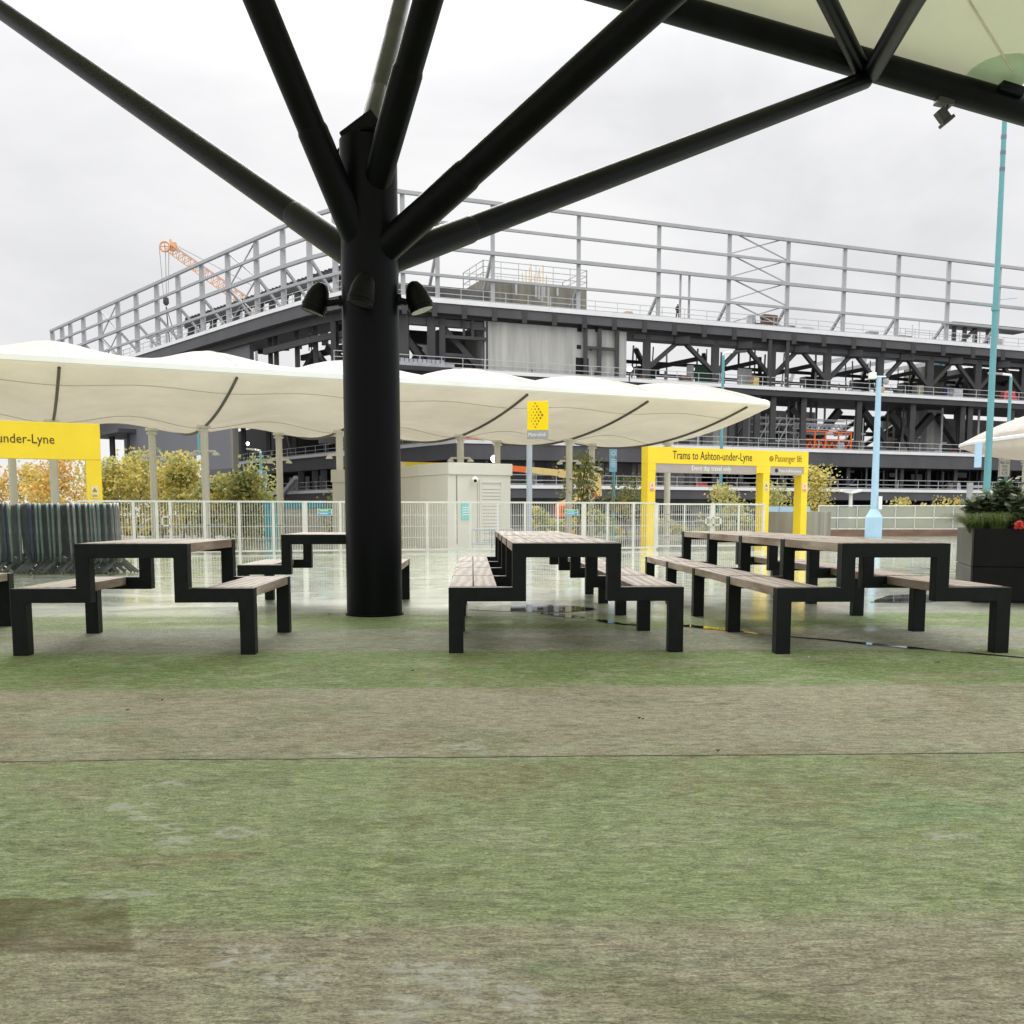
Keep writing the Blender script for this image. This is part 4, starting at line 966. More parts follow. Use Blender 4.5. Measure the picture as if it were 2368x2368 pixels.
def tuft(label, c, h, n, seed, sp=1.0, dirx=0.0):
    rr = random.Random(seed); mb = MB(); c = Vector(c)
    for i in range(n):
        a = rr.uniform(0, 6.283); L_ = h * rr.uniform(.7, 1.25); r_ = rr.random(); o_ = c + Vector((.10 * r_ * math.cos(a), .08 * r_ * math.sin(a), 0))
        out = Vector((math.cos(a) + dirx, math.sin(a) * .8, 0)) * L_ * rr.uniform(.25, .95) * sp; wv = Vector((-math.sin(a), math.cos(a), 0)) * .0045
        pr = []
        for k in range(6):
            f = k / 5; pr.append(o_ + out * f ** 1.5 + UP * L_ * (1.12 * f - .62 * sp * f * f * f))
        vs = []
        for k, p in enumerate(pr): q = wv * (1 - k / 5.2); vs += [p - q, p + q]
        mb.add(vs, [(2 * k, 2 * k + 1, 2 * k + 3, 2 * k + 2) for k in range(5)])
    solo(mb, 'grass_tuft', M['grass'], label, 'ornamental grass', c, 'grass tufts in the planter')
tuft('arching grass tuft spilling over the left corner of the planter', pp(.05, .20, PH - .05), .36, 520, 4, 1.35, -.45)
tuft('bright green grass tuft at the front of the planter', pp(.24, .17, PH - .05), .36, 420, 5, 1.15)
tuft('small grass tuft beside the red flowers', pp(.56, .14, PH - .05), .20, 110, 6, 1.0)
fl = thing('red_flower', 'bright red flower at the front edge of the planter', 'flower', pp(.44, .08, PH - .06))
fc = pp(.43, -.03, PH + .04); mb = MB()
for i in range(16):
    a = i * 2.4; r_ = .014 + .04 * (i / 16); q = fc + Vector((r_ * math.cos(a), r_ * math.sin(a) * .7 - .01, .03 * math.cos(i * 1.7))); n_ = Vector((math.cos(a) * .6, -.8, .5)).normalized(); s1 = n_.cross(UP).normalized() * .026; s2 = s1.cross(n_).normalized() * .024
    mb.add([q - s1, q - s2, q + s1, q + s2, q + n_ * .012], [(0, 1, 4), (1, 2, 4), (2, 3, 4), (3, 0, 4)])
mb.build('petals', M['red'], fl)
mb = MB(); mb.tube([pp(.44, .08, PH - .06), fc], .005, 6); mb.build('stem', M['grass'], fl)
# ------------------------------------------------------------------ autumn trees and bushes round the tram stop
def tree(name, label, cat, u, Y, v_top, w_px, mats, n, seed, group, bare=.25, leaf=.13, low=.12, wisp=0.0):
    rr = random.Random(seed); c = P(u, 1192, Y); c.z = -.3 if Y > 47 else 0
    H = P(u, v_top, Y).z - c.z; Wd = w_px * Y / FOC / 2
    t = thing(name, label, cat, c, group); tr = MB(); lf = MB()
    tips = []
    def limb(a, d, L_, r, lev):
        d = d.normalized(); b_ = a + d * L_ * .5 + Vector((rr.uniform(-.06, .06), rr.uniform(-.06, .06), .02)) * L_; e_ = a + d * L_ + Vector((rr.uniform(-.1, .1), rr.uniform(-.1, .1), rr.uniform(0, .12))) * L_
        tr.tube([a, b_, e_], [r, r * .75, r * .45], 6, cap=False)
        if lev == 0: tips.append(e_); tips.append(b_); return
        for k in range(rr.choice((2, 3, 3))):
            az = rr.uniform(0, 6.283); q = rr.uniform(.35, .8)
            limb(b_ if k == 0 else e_, d + Vector((math.cos(az) * q * (Wd / H * 2.4), math.sin(az) * q * (Wd / H * 2.4), rr.uniform(-.05, .35))), L_ * rr.uniform(.55, .8), r * .5, lev - 1)
    nst = rr.choice((1, 2, 3)) if cat == 'bush' else 1
    for k in range(nst):
        limb(c + Vector((rr.uniform(-.1, .1), rr.uniform(-.1, .1), 0)), Vector((rr.uniform(-.25, .25), rr.uniform(-.25, .25), 1)), H * .42, .035 * H / 3 + .015, 3)
    top = max(p.z for p in tips); sc_ = H / max(.1, top - c.z) * .97
    tips = [Vector((c.x + (p.x - c.x) * min(1, Wd / max(.05, abs(p.x - c.x))) , p.y, c.z + (p.z - c.z) * sc_)) for p in tips]
    tr.v = [Vector((c.x + max(-Wd, min(Wd, v.x - c.x)), v.y, c.z + (v.z - c.z) * sc_)) for v in tr.v]
    # leaf clumps: round the twig tips plus a loose fill of the crown
    cl = [(p, .16 * H + .1) for p in tips]
    for k in range(int(len(tips) * .9)):
        az, q, z = rr.uniform(0, 6.283), rr.random() ** .5, rr.uniform(low, .97); prof = max(.15, math.sin(math.pi * min(1, .12 + z * .86)))
        cl.append((c + Vector((Wd * q * prof * math.cos(az), Wd * q * prof * .8 * math.sin(az), H * z)), .13 * H))
    cl = [x for x in cl if rr.random() > bare]
    for i in range(n):
        p, r_ = cl[rr.randrange(len(cl))]; q = p + Vector((rr.gauss(0, .5), rr.gauss(0, .5), rr.gauss(0, .45) - wisp * rr.random())) * r_
        if q.z < c.z + .05 or q.z > c.z + H * 1.04: continue
        d = Vector((rr.gauss(0, 1), rr.gauss(0, 1), rr.gauss(-.3, .8))).normalized(); L_ = leaf * rr.uniform(.6, 1.3); s_ = d.cross(Vector((rr.gauss(0, 1), rr.gauss(0, 1), rr.gauss(0, 1)))).normalized() * L_ * .36
        lf.cur = min(len(mats) - 1, int((hash((round(p.x, 1), round(p.z, 1), seed)) % 100) / 100 * len(mats) * .8 + rr.random() * .6 * len(mats) * .5))
        lf.add([q, q + d * L_ * .5 + s_, q + d * L_, q + d * L_ * .5 - s_], [(0, 1, 2, 3)])
    tr.build('trunk', M['bark'], t, smooth=True); lf.build('crown', [M[x] for x in mats], t)
TG = 'autumn trees behind the white fence'
OR, YE, OL, GN = 'leaforange', 'leafyellow', 'leafolive', 'leafgreen'
tl = [(-10, 52, 1078, 150, (OR, YE), 900, 'orange autumn tree at the left edge under the yellow gateway', .3), (75, 50, 1075, 140, (OR, YE), 1300, 'thin orange tree seen through the left yellow gateway', .35),
      (140, 46, 1040, 150, (OR, OR, YE), 1500, 'orange tree with bare forked limbs beside the left gateway post', .4), (195, 58, 1062, 110, (OL, YE), 700, 'sparse olive tree close behind the left gateway post', .4),
      (262, 44, 1062, 110, (YE, OL), 2000, 'golden tree just right of the left gateway post', .15), (312, 46, 1040, 100, (YE, OL, YE), 2000, 'tallest golden tree before the grey cladding', .15),
      (372, 45, 1085, 90, (OL, YE), 1300, 'olive tree behind the station canopy post left of the cladding', .2), (422, 44, 1052, 85, (YE, YE, OL), 2000, 'slender golden tree before the grey cladding, right of the others', .15)]
for i, (u, Y, vt, w, ms, n, lab, bare) in enumerate(tl): tree('autumn_tree', lab, 'tree', u, Y, vt, w, ms, int(n * 1.5), 30 + i, TG, bare, .17)
bl_ = [(480, 42, 1118, 85, (OL, GN), 1100, 'olive green bush behind the fence before the white posts'), (528, 41, 1100, 85, (YE, OL), 1500, 'yellow green bush left of the leafy sapling'), (560, 40, 1096, 80, (YE, OL, GN), 1500, 'bright yellow green bush beside the green sapling'), (600, 43, 1130, 80, (GN, OL), 900, 'low dark green bush left of the cyan hoarding')]
for i, (u, Y, vt, w, ms, n, lab) in enumerate(bl_): tree('bush', lab, 'bush', u, Y, vt, w, ms, n * 2, 50 + i, 'bushes behind the fence', .1, .17, .05)
tree('sapling', 'thin green sapling rising above the bushes left of the branching column', 'tree', 590, 44, 1048, 60, (GN, OL), 420, 61, 'saplings by the tram stop', .3, .16, .3)
tree('sapling', 'green leafy sapling just left of the branching column base', 'tree', 768, 36, 1128, 50, (GN, OL), 260, 62, 'saplings by the tram stop', .2, .12, .2)
tree('sapling', 'tall thin sapling right of the yellow station sign, its top above the boom lift', 'tree', 1335, 38, 1046, 92, (OL, GN), 1100, 63, 'saplings by the tram stop', .2, .13, .2, .4)
tree('sapling', 'olive sapling between the blue banner and the yellow gateway', 'tree', 1452, 40, 1098, 90, (OL, GN, YE), 800, 64, 'saplings by the tram stop', .3, .13, .2, .5)
tree('autumn_tree', 'yellow tree seen through the large yellow gateway beside the teal lamp', 'tree', 1662, 50, 1122, 100, (YE, OL), 1300, 65, TG, .15, .15)
tree('autumn_tree', 'yellow tree between the two right posts of the gateway', 'tree', 1800, 49, 1118, 90, (YE, OL, OL), 1200, 66, TG, .15, .15)
tree('autumn_tree', 'taller golden tree just right of the yellow gateway', 'tree', 1868, 49, 1082, 95, (OL, YE, YE), 1600, 67, TG, .15, .15)
tree('bush', 'low yellow bush behind the balustrade between the pale blue pole and the planter', 'bush', 2090, 53, 1152, 100, (OL, YE), 900, 68, 'bushes behind the fence', .1, .14, .05)
tree('bush', 'yellow bush behind the balustrade left of the teal mast', 'bush', 2212, 53, 1148, 70, (YE, YE), 700, 69, 'bushes behind the fence', .1, .14, .05)
tree('bush', 'yellow bush at the right edge behind the planter shrubs', 'bush', 2345, 53, 1135, 90, (YE, OL), 900, 70, 'bushes behind the fence', .1, .14, .05)

def undergrowth(name, label_kind, u0, u1, Y, h, n, mats, seed):
    rr = random.Random(seed); lf = MB(); a, b_ = P(u0, 1192, Y), P(u1, 1192, Y)
    for i in range(n):
        f = rr.random(); x = a.x + (b_.x - a.x) * f; top = h * (.55 + .3 * math.sin(x * 1.7 + seed) + .25 * math.sin(x * .6)); q = Vector((x, Y + rr.uniform(-.8, .8), -.3 + top * rr.random() ** .7))
        d = Vector((rr.gauss(0, 1), rr.gauss(0, 1), rr.gauss(.2, .8))).normalized(); L_ = .24 * rr.uniform(.6, 1.3); s_ = d.cross(Vector((rr.gauss(0, 1), rr.gauss(0, 1), rr.gauss(0, 1)))).normalized() * L_ * .38
        lf.cur = int((math.sin(x * 2.3 + seed) * .5 + .5) * .7 * len(mats) + rr.random() * .5 * len(mats)) % len(mats)
        lf.add([q, q + d * L_ * .5 + s_, q + d * L_, q + d * L_ * .5 - s_], [(0, 1, 2, 3)])
    o = lf.build(name, [M[x] for x in mats]); tag(o, kind='stuff')
undergrowth('undergrowth', '', -120, 640, 62, 2.5, 9000, (OL, YE, GN, OR), 5)
undergrowth('undergrowth', '', 1230, 2450, 58, 1.7, 7000, (OL, GN, YE), 6)

# ------------------------------------------------------------------ the arena under construction
def planY(u, nd):
    for (u0, y0), (u1, y1) in zip(nd[:-1], nd[1:]):
        if u0 <= u <= u1 or (u1, y1) == nd[-1]: return 1 / (1 / y0 + (1 / y1 - 1 / y0) * (u - u0) / (u1 - u0))
RN = [(816, 98.5), (919, 101), (2288, 130.6)]
LN = [(136, 164), (478, 121), (695, 104), (816, 98.5)]
PN = [(440, 170), (551, 149), (787, 125), (1055, 105), (1400, 110), (2368, 132.5)]
def pl_(u, nd, z=0.0, off=0.0):
    Y = planY(u, nd); p = P(u, 1192, Y); p.z = z
    if off:
        Y2 = planY(u + 2, nd); q = P(u + 2, 1192, Y2); d = (q - p); d.z = 0; d.normalize(); p = p + Vector((-d.y, d.x, 0)) * off; p.z = z
    return p
ar = thing('arena_building', 'huge unfinished arena of dark steel frames and concrete behind the tram stop', 'building', pl_(816, RN))
def strip(mb, us, nd, off0, off1, z0, z1):
    outer = [pl_(u, nd, 0, off0) for u in us]; inner = [pl_(u, nd, 0, off1) for u in us]; vs = []; fs = []
    for p, q in zip(outer, inner): vs += [(p.x, p.y, z0), (q.x, q.y, z0), (q.x, q.y, z1), (p.x, p.y, z1)]
    n = len(us)
    for i in range(n - 1):
        a, b_ = 4 * i, 4 * i + 4; fs += [(a, b_, b_ + 1, a + 1), (a + 1, b_ + 1, b_ + 2, a + 2), (a + 2, b_ + 2, b_ + 3, a + 3), (a + 3, b_ + 3, b_, a)]
    fs += [(0, 1, 2, 3), (4 * n - 1, 4 * n - 2, 4 * n - 3, 4 * n - 4)]; mb.add(vs, fs); return mb
def deck(us, nd, z, th, depth, fascia, off=0.0, edge=.32, rail=True, railstep=2.2):
    mb = MB(); strip(mb, us, nd, off, off + depth, z - th, z); dk = mb.build('deck', fascia, ar)
    mb = MB(); strip(mb, us, nd, off - .12, off - .004, z - edge, z + .04); mb.build('edge_trim', M['white'], dk)
    if rail:
        mb = MB()
        for h in (.15, .55, 1.1):
            pts = [pl_(u, nd, z + h, off + .15) for u in us]
            for a, b_ in zip(pts[:-1], pts[1:]): mb.bar(a, b_, .06)
        for a_, b_ in zip(us[:-1], us[1:]):
            p, q = pl_(a_, nd, z, off + .15), pl_(b_, nd, z, off + .15); n = max(1, int((q - p).length / railstep))
            for i in range(n): r_ = p.lerp(q, i / n); mb.bar(r_, r_ + UP * 1.12, .06)
        mb.build('guard_rail', M['rail'], dk)
def urange(a, b_, s=100): n = max(1, round((b_ - a) / s)); return [a + (b_ - a) * i / n for i in range(n + 1)]
UR, UL = urange(816, 2540), urange(132, 816)
deck(UR, RN, 22.0, 1.35, 7.5, M['midsteel'], edge=.42)
mb = MB(); strip(mb, UR, RN, .9, 1.4, 20.35, 20.645); mb.build('deck', M['darksteel'], ar)
for k in range(22):
    u_ = 940 + k * 68; a_ = pl_(u_, RN, 21.0, -.06); mb = MB(); mb.bar(a_ - UP * .75, a_ + UP * .55, .5, .16, up=(0, 1, 0)); mb.build('bracket', M['darksteel'], ar)
LZ = 21.9
deck(UL, LN, LZ, 1.5, 6.5, M['midsteel'])
mb = MB(); strip(mb, UL, LN, .9, 1.2, LZ - 2.3, LZ - 1.52); mb.build('deck', M['darksteel'], ar)
mb = MB(); strip(mb, urange(816, 1134, 60), RN, .9, 1.15, 19.55, 20.24); mb.build('deck', M['midsteel'], ar)
mb = MB(); strip(mb, urange(1470, 2540), RN, .9, 1.15, 19.75, 20.24); mb.build('deck', M['midsteel'], ar)
deck(urange(780, 2540), RN, 15.35, .95, 9.0, M['darksteel'])
PRU = urange(500, 1055, 90) + urange(1055, 2540, 95)[1:]
deck(PRU, PN, 8.55, 1.9, 12.0, M['midsteel'])
deck(PRU, PN, 4.05, 1.3, 12.0, M['midsteel'])
# crown frame of light grey steel
RP = [862, 940, 1018, 1143, 1337, 1518, 1677, 1810, 1938, 2060, 2174, 2288, 2396, 2500]
LP = [136, 158, 177, 207, 245, 286, 328, 375, 424, 478, 537, 602, 662, 722, 780]
ZT = {0: 31.6, 1: 29.6}
for side, (us, nd) in enumerate(((RP, RN), (LP, LN))):
    zb, zt = (22.0 if side == 0 else LZ), ZT[side]
    for i, u in enumerate(us):
        a = pl_(u, nd, zb, .3); w = .42 if side == 0 else .5
        mb = MB(); mb.bar(a, Vector((a.x, a.y, zt)), w, w, up=(0, 1, 0)); mb.build('frame_post', M['greysteel'], ar)
        if side == 0 and i in (2, 7) : pass
        q = pl_(u, nd, zb, 5.2); mb = MB(); h_ = .52 if (side or u < 1200) else .26
        mb.bar(Vector((a.x, a.y, zb + (zt - zb) * h_)), pl_(u, nd, zb, .3 + 5.0 * (h_ + .25)), .26); mb.build('frame_stay', M['greysteel'], ar)
    for f in (0.0, .25, .50, .77):
        mb = MB(); z = zt - (zt - zb) * f
        pts = [pl_(u, nd, z, .02) for u in ([us[0]] + us[1:-1] + [us[-1] if side == 0 else 812])]
        for a, b_ in zip(pts[:-1], pts[1:]): mb.bar(a, b_, .34 if f == .5 or f == 0 else .26)
        mb.build('frame_rail', M['greysteel'], ar)
def xbr(u0, u1, nd, z0, z1, n):
    for k in range(n):
        za, zb_ = z0 + (z1 - z0) * k / n, z0 + (z1 - z0) * (k + 1) / n; mb = MB()
        mb.bar(pl_(u0, nd, za, .3), pl_(u1, nd, zb_, .3), .12); mb.bar(pl_(u0, nd, zb_, .3), pl_(u1, nd, za, .3), .12); mb.build('cross_brace', M['greysteel'], ar)
xbr(1677, 1810, RN, 22, 31.9, 4); xbr(245, 286, LN, LZ, 29.6, 2); xbr(537, 602, LN, LZ, 29.6, 2)
# door frame standing on the deck, far frame line at the left end
mb = MB()
for u in (1569, 1589): mb.bar(pl_(u, RN, 22, .4), pl_(u, RN, 27, .4), .22)
mb.bar(pl_(1569, RN, 27, .4), pl_(1589, RN, 27, .4), .2); mb.build('door_frame', M['greysteel'], ar)
mb = MB()
for dz in (29.6, 27.0, 24.6): mb.bar(pl_(150, LN, dz, 14), pl_(420, LN, dz, 14), .26)
for u in range(160, 420, 30): mb.bar(pl_(u, LN, 20, 14), pl_(u, LN, 29.6, 14), .3)
mb.build('rear_frame', M['greysteel'], ar)
# edge of the seating bowl behind the left frame
mb = MB(); p0, p1 = P(432, 752, 132), P(800, 628, 116)
mb.bar(p0, p1, .8, .9)
for k in range(46): q = p0.lerp(p1, k / 45); mb.box(q + UP * .6, (.35, .5, .55), rz=.4)
for k in range(13): q = p0.lerp(p1, (k + .4) / 13); mb.bar(q, Vector((q.x, q.y, 20)), .7, .5); mb.bar(q + Vector((.3, 0, -.4)), Vector((q.x - 2.0, q.y, 20.5)), .4)
mb.build('bowl_edge', M['darksteel'], ar)
mb = MB(); p0 = P(470, 800, 126); p1 = P(700, 725, 112)
for k in range(16): q = p0.lerp(p1, k / 15); mb.box(q, (1.0, .8, 1.3 + (k * 7 % 5) * .25), rz=k)
mb.build('stacked_materials', M['rail'], ar)
# columns and braces between the decks, right face
def col(u, nd, z0, z1, w=.62, off=.5, m='darksteel', nm='column'):
    a = pl_(u, nd, z0, off); mb = MB(); mb.bar(a, Vector((a.x, a.y, z1)), w, w, up=(0, 1, 0)); return mb.build(nm, M[m], ar)
def brc(u0, z0, u1, z1, nd, off=.5, w=.42, m='darksteel', off1=None):
    mb = MB(); mb.bar(pl_(u0, nd, z0, off), pl_(u1, nd, z1, off if off1 is None else off1), w); return mb.build('brace', M[m], ar)
CU = [1503, 1660, 1790, 1917, 2038, 2152, 2262, 2368, 2470]
for i, u in enumerate(CU):
    col(u, RN, 15.35, 20.25, .78, 1.2)
    if i < len(CU) - 1:
        m_ = (u + CU[i + 1]) / 2; brc(m_, 20.1, u + 6, 16.9, RN, 1.2); brc(m_, 20.1, CU[i + 1] - 6, 16.9, RN, 1.2); col(m_, RN, 19.5, 20.25, 1.6, 1.2)
        mr_ = m_ - 8; col(mr_, RN, 15.35, 17.1, .8, 8); mb = MB(); c = pl_(mr_, RN, 17.5, 8); mb.box(c, (2.9, 1.2, .95), rz=.4); mb.box(c - UP * .6, (1.9, 1.1, .5), rz=.4); mb.build('node_block', M['darksteel'], ar)
        brc(u, 19.0, mr_, 17.7, RN, 3.5, .45, off1=8); brc(CU[i + 1], 18.7, mr_, 17.7, RN, 3.5, .45, off1=8)
for (za, zb_, off) in ((18.3, 18.0, 7.0), (17.35, 17.2, 9.5)):
    mb = MB(); us = urange(1455, 2540, 90)
    for a, b_ in zip(us[:-1], us[1:]): mb.bar(pl_(a, RN, za, off), pl_(b_, RN, za, off), .32, .36)
    mb.build('truss_chord', M['darksteel'], ar)
for u in (1774, 1814): col(u, RN, 15.35, 21.5, .4, .3)
# corner bay by the big column
for u, w in ((760, .5), (800, .5), (845, .8), (890, .6), (932, .45), (946, .9), (1008, .8), (1033, .6), (1132, .5)): col(u, RN if u > 816 else LN, 15.35, 20.3, w, 1.0)
brc(936, 19.6, 1003, 15.6, RN, 2, .6); brc(958, 19.3, 1040, 15.5, RN, 4, .6); brc(1003, 17.9, 975, 15.5, RN, 4, .5); brc(1040, 19.4, 1128, 15.4, RN, 1.5, .55); brc(1132, 18.8, 1160, 20.3, RN, 1, .35); brc(1322, 18.2, 1350, 20.2, RN, 1, .4)
for z, a, b_ in ((18.55, 1033, 1132), (19.55, 1100, 1132), (16.8, 1033, 1090)): mb = MB(); mb.bar(pl_(a, RN, z, .8), pl_(b_, RN, z, .8), .32); mb.build('brace', M['darksteel'], ar)
for u in (1081, 1101): col(u, RN, 18.55, 20.3, .25, .8)
mb = MB(); mb.bar(pl_(925, RN, 15.9, 3), pl_(1035, RN, 15.9, 3), .8, 1.0); mb.build('truss_chord', M['darksteel'], ar)
mb = MB(); strip(mb, urange(850, 1060, 50), RN, 7.6, 8.4, 18.9, 20.2); mb.build('truss_chord', M['darksteel'], ar)
mb = MB(); strip(mb, urange(820, 1030, 50), RN, -3, .3, 15.0, 15.34)
for k in range(18): mb.bar(pl_(835 + k * 10, RN, 15.5, -2.8), pl_(835 + k * 10, RN, 15.6, .2), .35)
mb.build('stacked_decking', M['galv'], ar)
for u in (1355, 1387, 1427): col(u, RN, 15.35, 20.34, .42, .4)
mb = MB(); mb.bar(pl_(1355, RN, 18.35, .35), pl_(1427, RN, 18.35, .35), .3); mb.build('brace', M['darksteel'], ar)
# concrete cores
def core(u0, u1, off, depth, z0, z1, m):
    a, b_ = pl_(u0, RN, 0, off), pl_(u1, RN, 0, off); d = (b_ - a).normalized(); n_ = Vector((-d.y, d.x, 0)); mb = MB()
    mb.hexa([q + UP * z for z in (z0, z1) for q in (a, b_, b_ + n_ * depth, a + n_ * depth)]); return mb, a, b_, d, n_
mb, a, b_, d, n_ = core(1128, 1452, .75, 12, 15.38, 20.34, 'conc'); cc = mb.build('concrete_core', M['conc'], ar)
Lc = (b_ - a).length
def copen(u, v, w, h, nm='wall_opening', m='dark'):
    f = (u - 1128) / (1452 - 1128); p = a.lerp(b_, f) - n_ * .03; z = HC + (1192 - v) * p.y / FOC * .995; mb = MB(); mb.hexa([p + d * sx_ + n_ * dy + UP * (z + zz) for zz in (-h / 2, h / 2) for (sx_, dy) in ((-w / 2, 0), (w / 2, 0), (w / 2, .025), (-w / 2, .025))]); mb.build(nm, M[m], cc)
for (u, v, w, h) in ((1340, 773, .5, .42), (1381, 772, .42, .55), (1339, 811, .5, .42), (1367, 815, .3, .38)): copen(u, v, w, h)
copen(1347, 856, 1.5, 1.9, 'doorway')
mb, *_ = core(1062, 1135, 6.5, 8, 15.38, 20.22, 'concgrey'); mb.build('concrete_core', M['concgrey'], ar)
mb, a, b_, d, n_ = core(1143, 1382, 3.0, 6, 22.02, 25.0, 'concdark'); rf = mb.build('roof_core', M['concdark'], ar)
mb = MB()
for f in (.08, .31, .50, .53, .56, .58, .62, .71):
    p = a.lerp(b_, f) - n_ * .012; h = .5 + (f * 37 % 1) * 1.6; mb = MB(); mb.hexa([p + d * s + n_ * dy + UP * z for z in (24.9 - h, 24.95) for (s, dy) in ((-.09, 0), (.12, 0), (.10, .008), (-.1, .008))]); mb.build('lime_streak', M['sheet'], rf)
mb = MB(); A, B, Cc = a, b_, n_
for (p, q) in ((A, B), (A, A + Cc * 6), (B, B + Cc * 6), (A + Cc * 6, B + Cc * 6)):
    for h in (.6, 1.2, 1.8): mb.bar(p + UP * (25.02 + h), q + UP * (25.02 + h), .07)
    n = int((q - p).length / 1.8)
    for i in range(n + 1): r_ = p.lerp(q, i / n); mb.bar(r_ + UP * 25, r_ + UP * 26.85, .07)
mb.build('guard_rail', M['rail'], rf)
mb = MB(); c = a.lerp(b_, .55) + n_ * 2
for i in range(9): mb.bar(c + d * (i * .33 - 1.2) + UP * 25, c + d * (i * .33 - 1.2 + (i % 3 - 1) * .1) + UP * (26.4 + (i * 5 % 4) * .35), .09)
mb.build('rebar', M['creamboom'], rf)
mb = MB(); strip(mb, urange(920, 1140, 50), RN, 1.0, 1.3, 22.02, 23.4); mb.build('panel_wall', M['concgrey'], ar)
# level 3 storey, dark interior
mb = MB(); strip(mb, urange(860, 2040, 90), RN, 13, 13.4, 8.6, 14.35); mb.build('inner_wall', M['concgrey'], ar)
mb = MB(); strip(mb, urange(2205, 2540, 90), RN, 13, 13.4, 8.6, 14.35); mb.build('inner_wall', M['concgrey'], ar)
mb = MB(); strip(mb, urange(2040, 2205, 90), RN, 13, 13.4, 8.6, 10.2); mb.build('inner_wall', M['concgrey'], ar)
L3 = [1280, 1480, 1693, 1725, 1752, 1788, 1858, 1985, 2108, 2223, 2240, 2335, 2440]
for u in L3: col(u, RN, 8.6, 14.4, .62, .6)
for u in (1840, 1920, 2062, 2148, 2175, 2290): col(u, RN, 8.6, 14.4, .8, 6)
for (u0, u1) in ((1803, 1852), (1870, 1912), (1985, 1935), (2040, 2095), (2100, 2158), (2200, 2150), (2215, 2262), (1560, 1640)): brc(u0, 13.6, u1, 10.2, RN, 4, .8)
for (u0, u1, z0, z1) in ((2040, 2110, 11.2, 13.6), (2050, 2120, 9.8, 12.6), (2110, 2200, 10.0, 13.2), (2060, 2200, 11.4, 11.4), (2030, 2210, 13.4, 13.4)): brc(u0, z0, u1, z1, RN, 9, .5)
mb, *_ = core(1680, 1712, 3, 5, 8.6, 14.4, 'conc'); mb.build('concrete_core', M['conc'], ar)
mb, *_ = core(2205, 2240, 5, 5, 8.6, 14.4, 'conc'); mb.build('concrete_core', M['conc'], ar)
mb, *_ = core(2225, 2258, 6, 5, 15.38, 20.2, 'conc'); mb.build('concrete_core', M['concdark'], ar)
mb, *_ = core(2310, 2520, 6, 5, 15.38, 20.2, 'conc'); mb.build('inner_wall', M['concgrey'], ar)
# secondary framing, hangers and props in each storey
rs = random.Random(21)
for i in range(34):
    u0 = 1480 + i * 27; w_ = rs.uniform(10, 26); za = rs.uniform(8.7, 11); off = rs.uniform(2, 8)
    mb = MB(); mb.bar(pl_(u0, RN, 8.6, off), pl_(u0, RN, 14.4, off), .22)
    mb.bar(pl_(u0, RN, za, off), pl_(u0 + w_, RN, za + rs.choice((0, 0, 1.8, -1.4)), off), .2); mb.build('secondary_steel', M[rs.choice(('midsteel', 'darksteel', 'galv', 'rail'))], ar)
for i in range(40):
    u0 = 1465 + i * 24; off = rs.uniform(5, 9)
    mb = MB(); mb.bar(pl_(u0, RN, 15.4, off), pl_(u0 + rs.uniform(-5, 5), RN, rs.choice((17.5, 20.3, 20.3)), off), rs.uniform(.10, .22)); mb.build('secondary_steel', M[rs.choice(('midsteel', 'galv', 'darksteel'))], ar)
for i in range(46):
    u0 = 1110 + i * 28; z0 = rs.uniform(4.1, 5.2); off = rs.uniform(1.5, 6)
    mb = MB(); mb.bar(pl_(u0, PN, z0, off), pl_(u0 + rs.uniform(6, 22), PN, z0 + rs.choice((0, 0, .9)), off), .16); mb.bar(pl_(u0, PN, 4.1, off), pl_(u0, PN, 6.6, off), .18); mb.build('secondary_steel', M[rs.choice(('midsteel', 'galv', 'rail', 'darksteel'))], ar)
for i in range(60):
    lv = rs.choice(((RN, 15.4), (RN, 8.65), (PN, 4.1), (RN, 22.05))); u0 = rs.uniform(1190, 2360); off = rs.uniform(.8, 2.4)
    if lv[1] == 22.05: u0 = rs.uniform(1400, 2360)
    c = pl_(u0, lv[0], 0, off); h_ = rs.uniform(.25, .9); w_ = rs.uniform(.5, 2.2); mb = MB()
    for k in range(rs.choice((1, 2, 3))): mb.box((c.x, c.y, lv[1] + h_ * (k + .5) / 1.6), (w_ * rs.uniform(.8, 1), .8, h_ / 1.7), rz=.39 + rs.uniform(-.1, .1))
    solo(mb, 'material_stack', M[rs.choice(('sheet', 'brownwall', 'galv', 'creamboom', 'concdark', 'midsteel', 'redbanner'))], {15.4: 'small stack of building materials on the upper walkway of the arena', 8.65: 'small stack of building materials on the middle level of the arena', 4.1: 'small stack of building materials on the lowest ledge of the arena', 22.05: 'small stack of building materials on the top deck of the arena'}[lv[1]], 'materials', (c.x, c.y, lv[1]), {15.4: 'material stacks on the upper walkway', 8.65: 'material stacks on the middle level', 4.1: 'material stacks on the lowest ledge', 22.05: 'material stacks on the top deck'}[lv[1]])
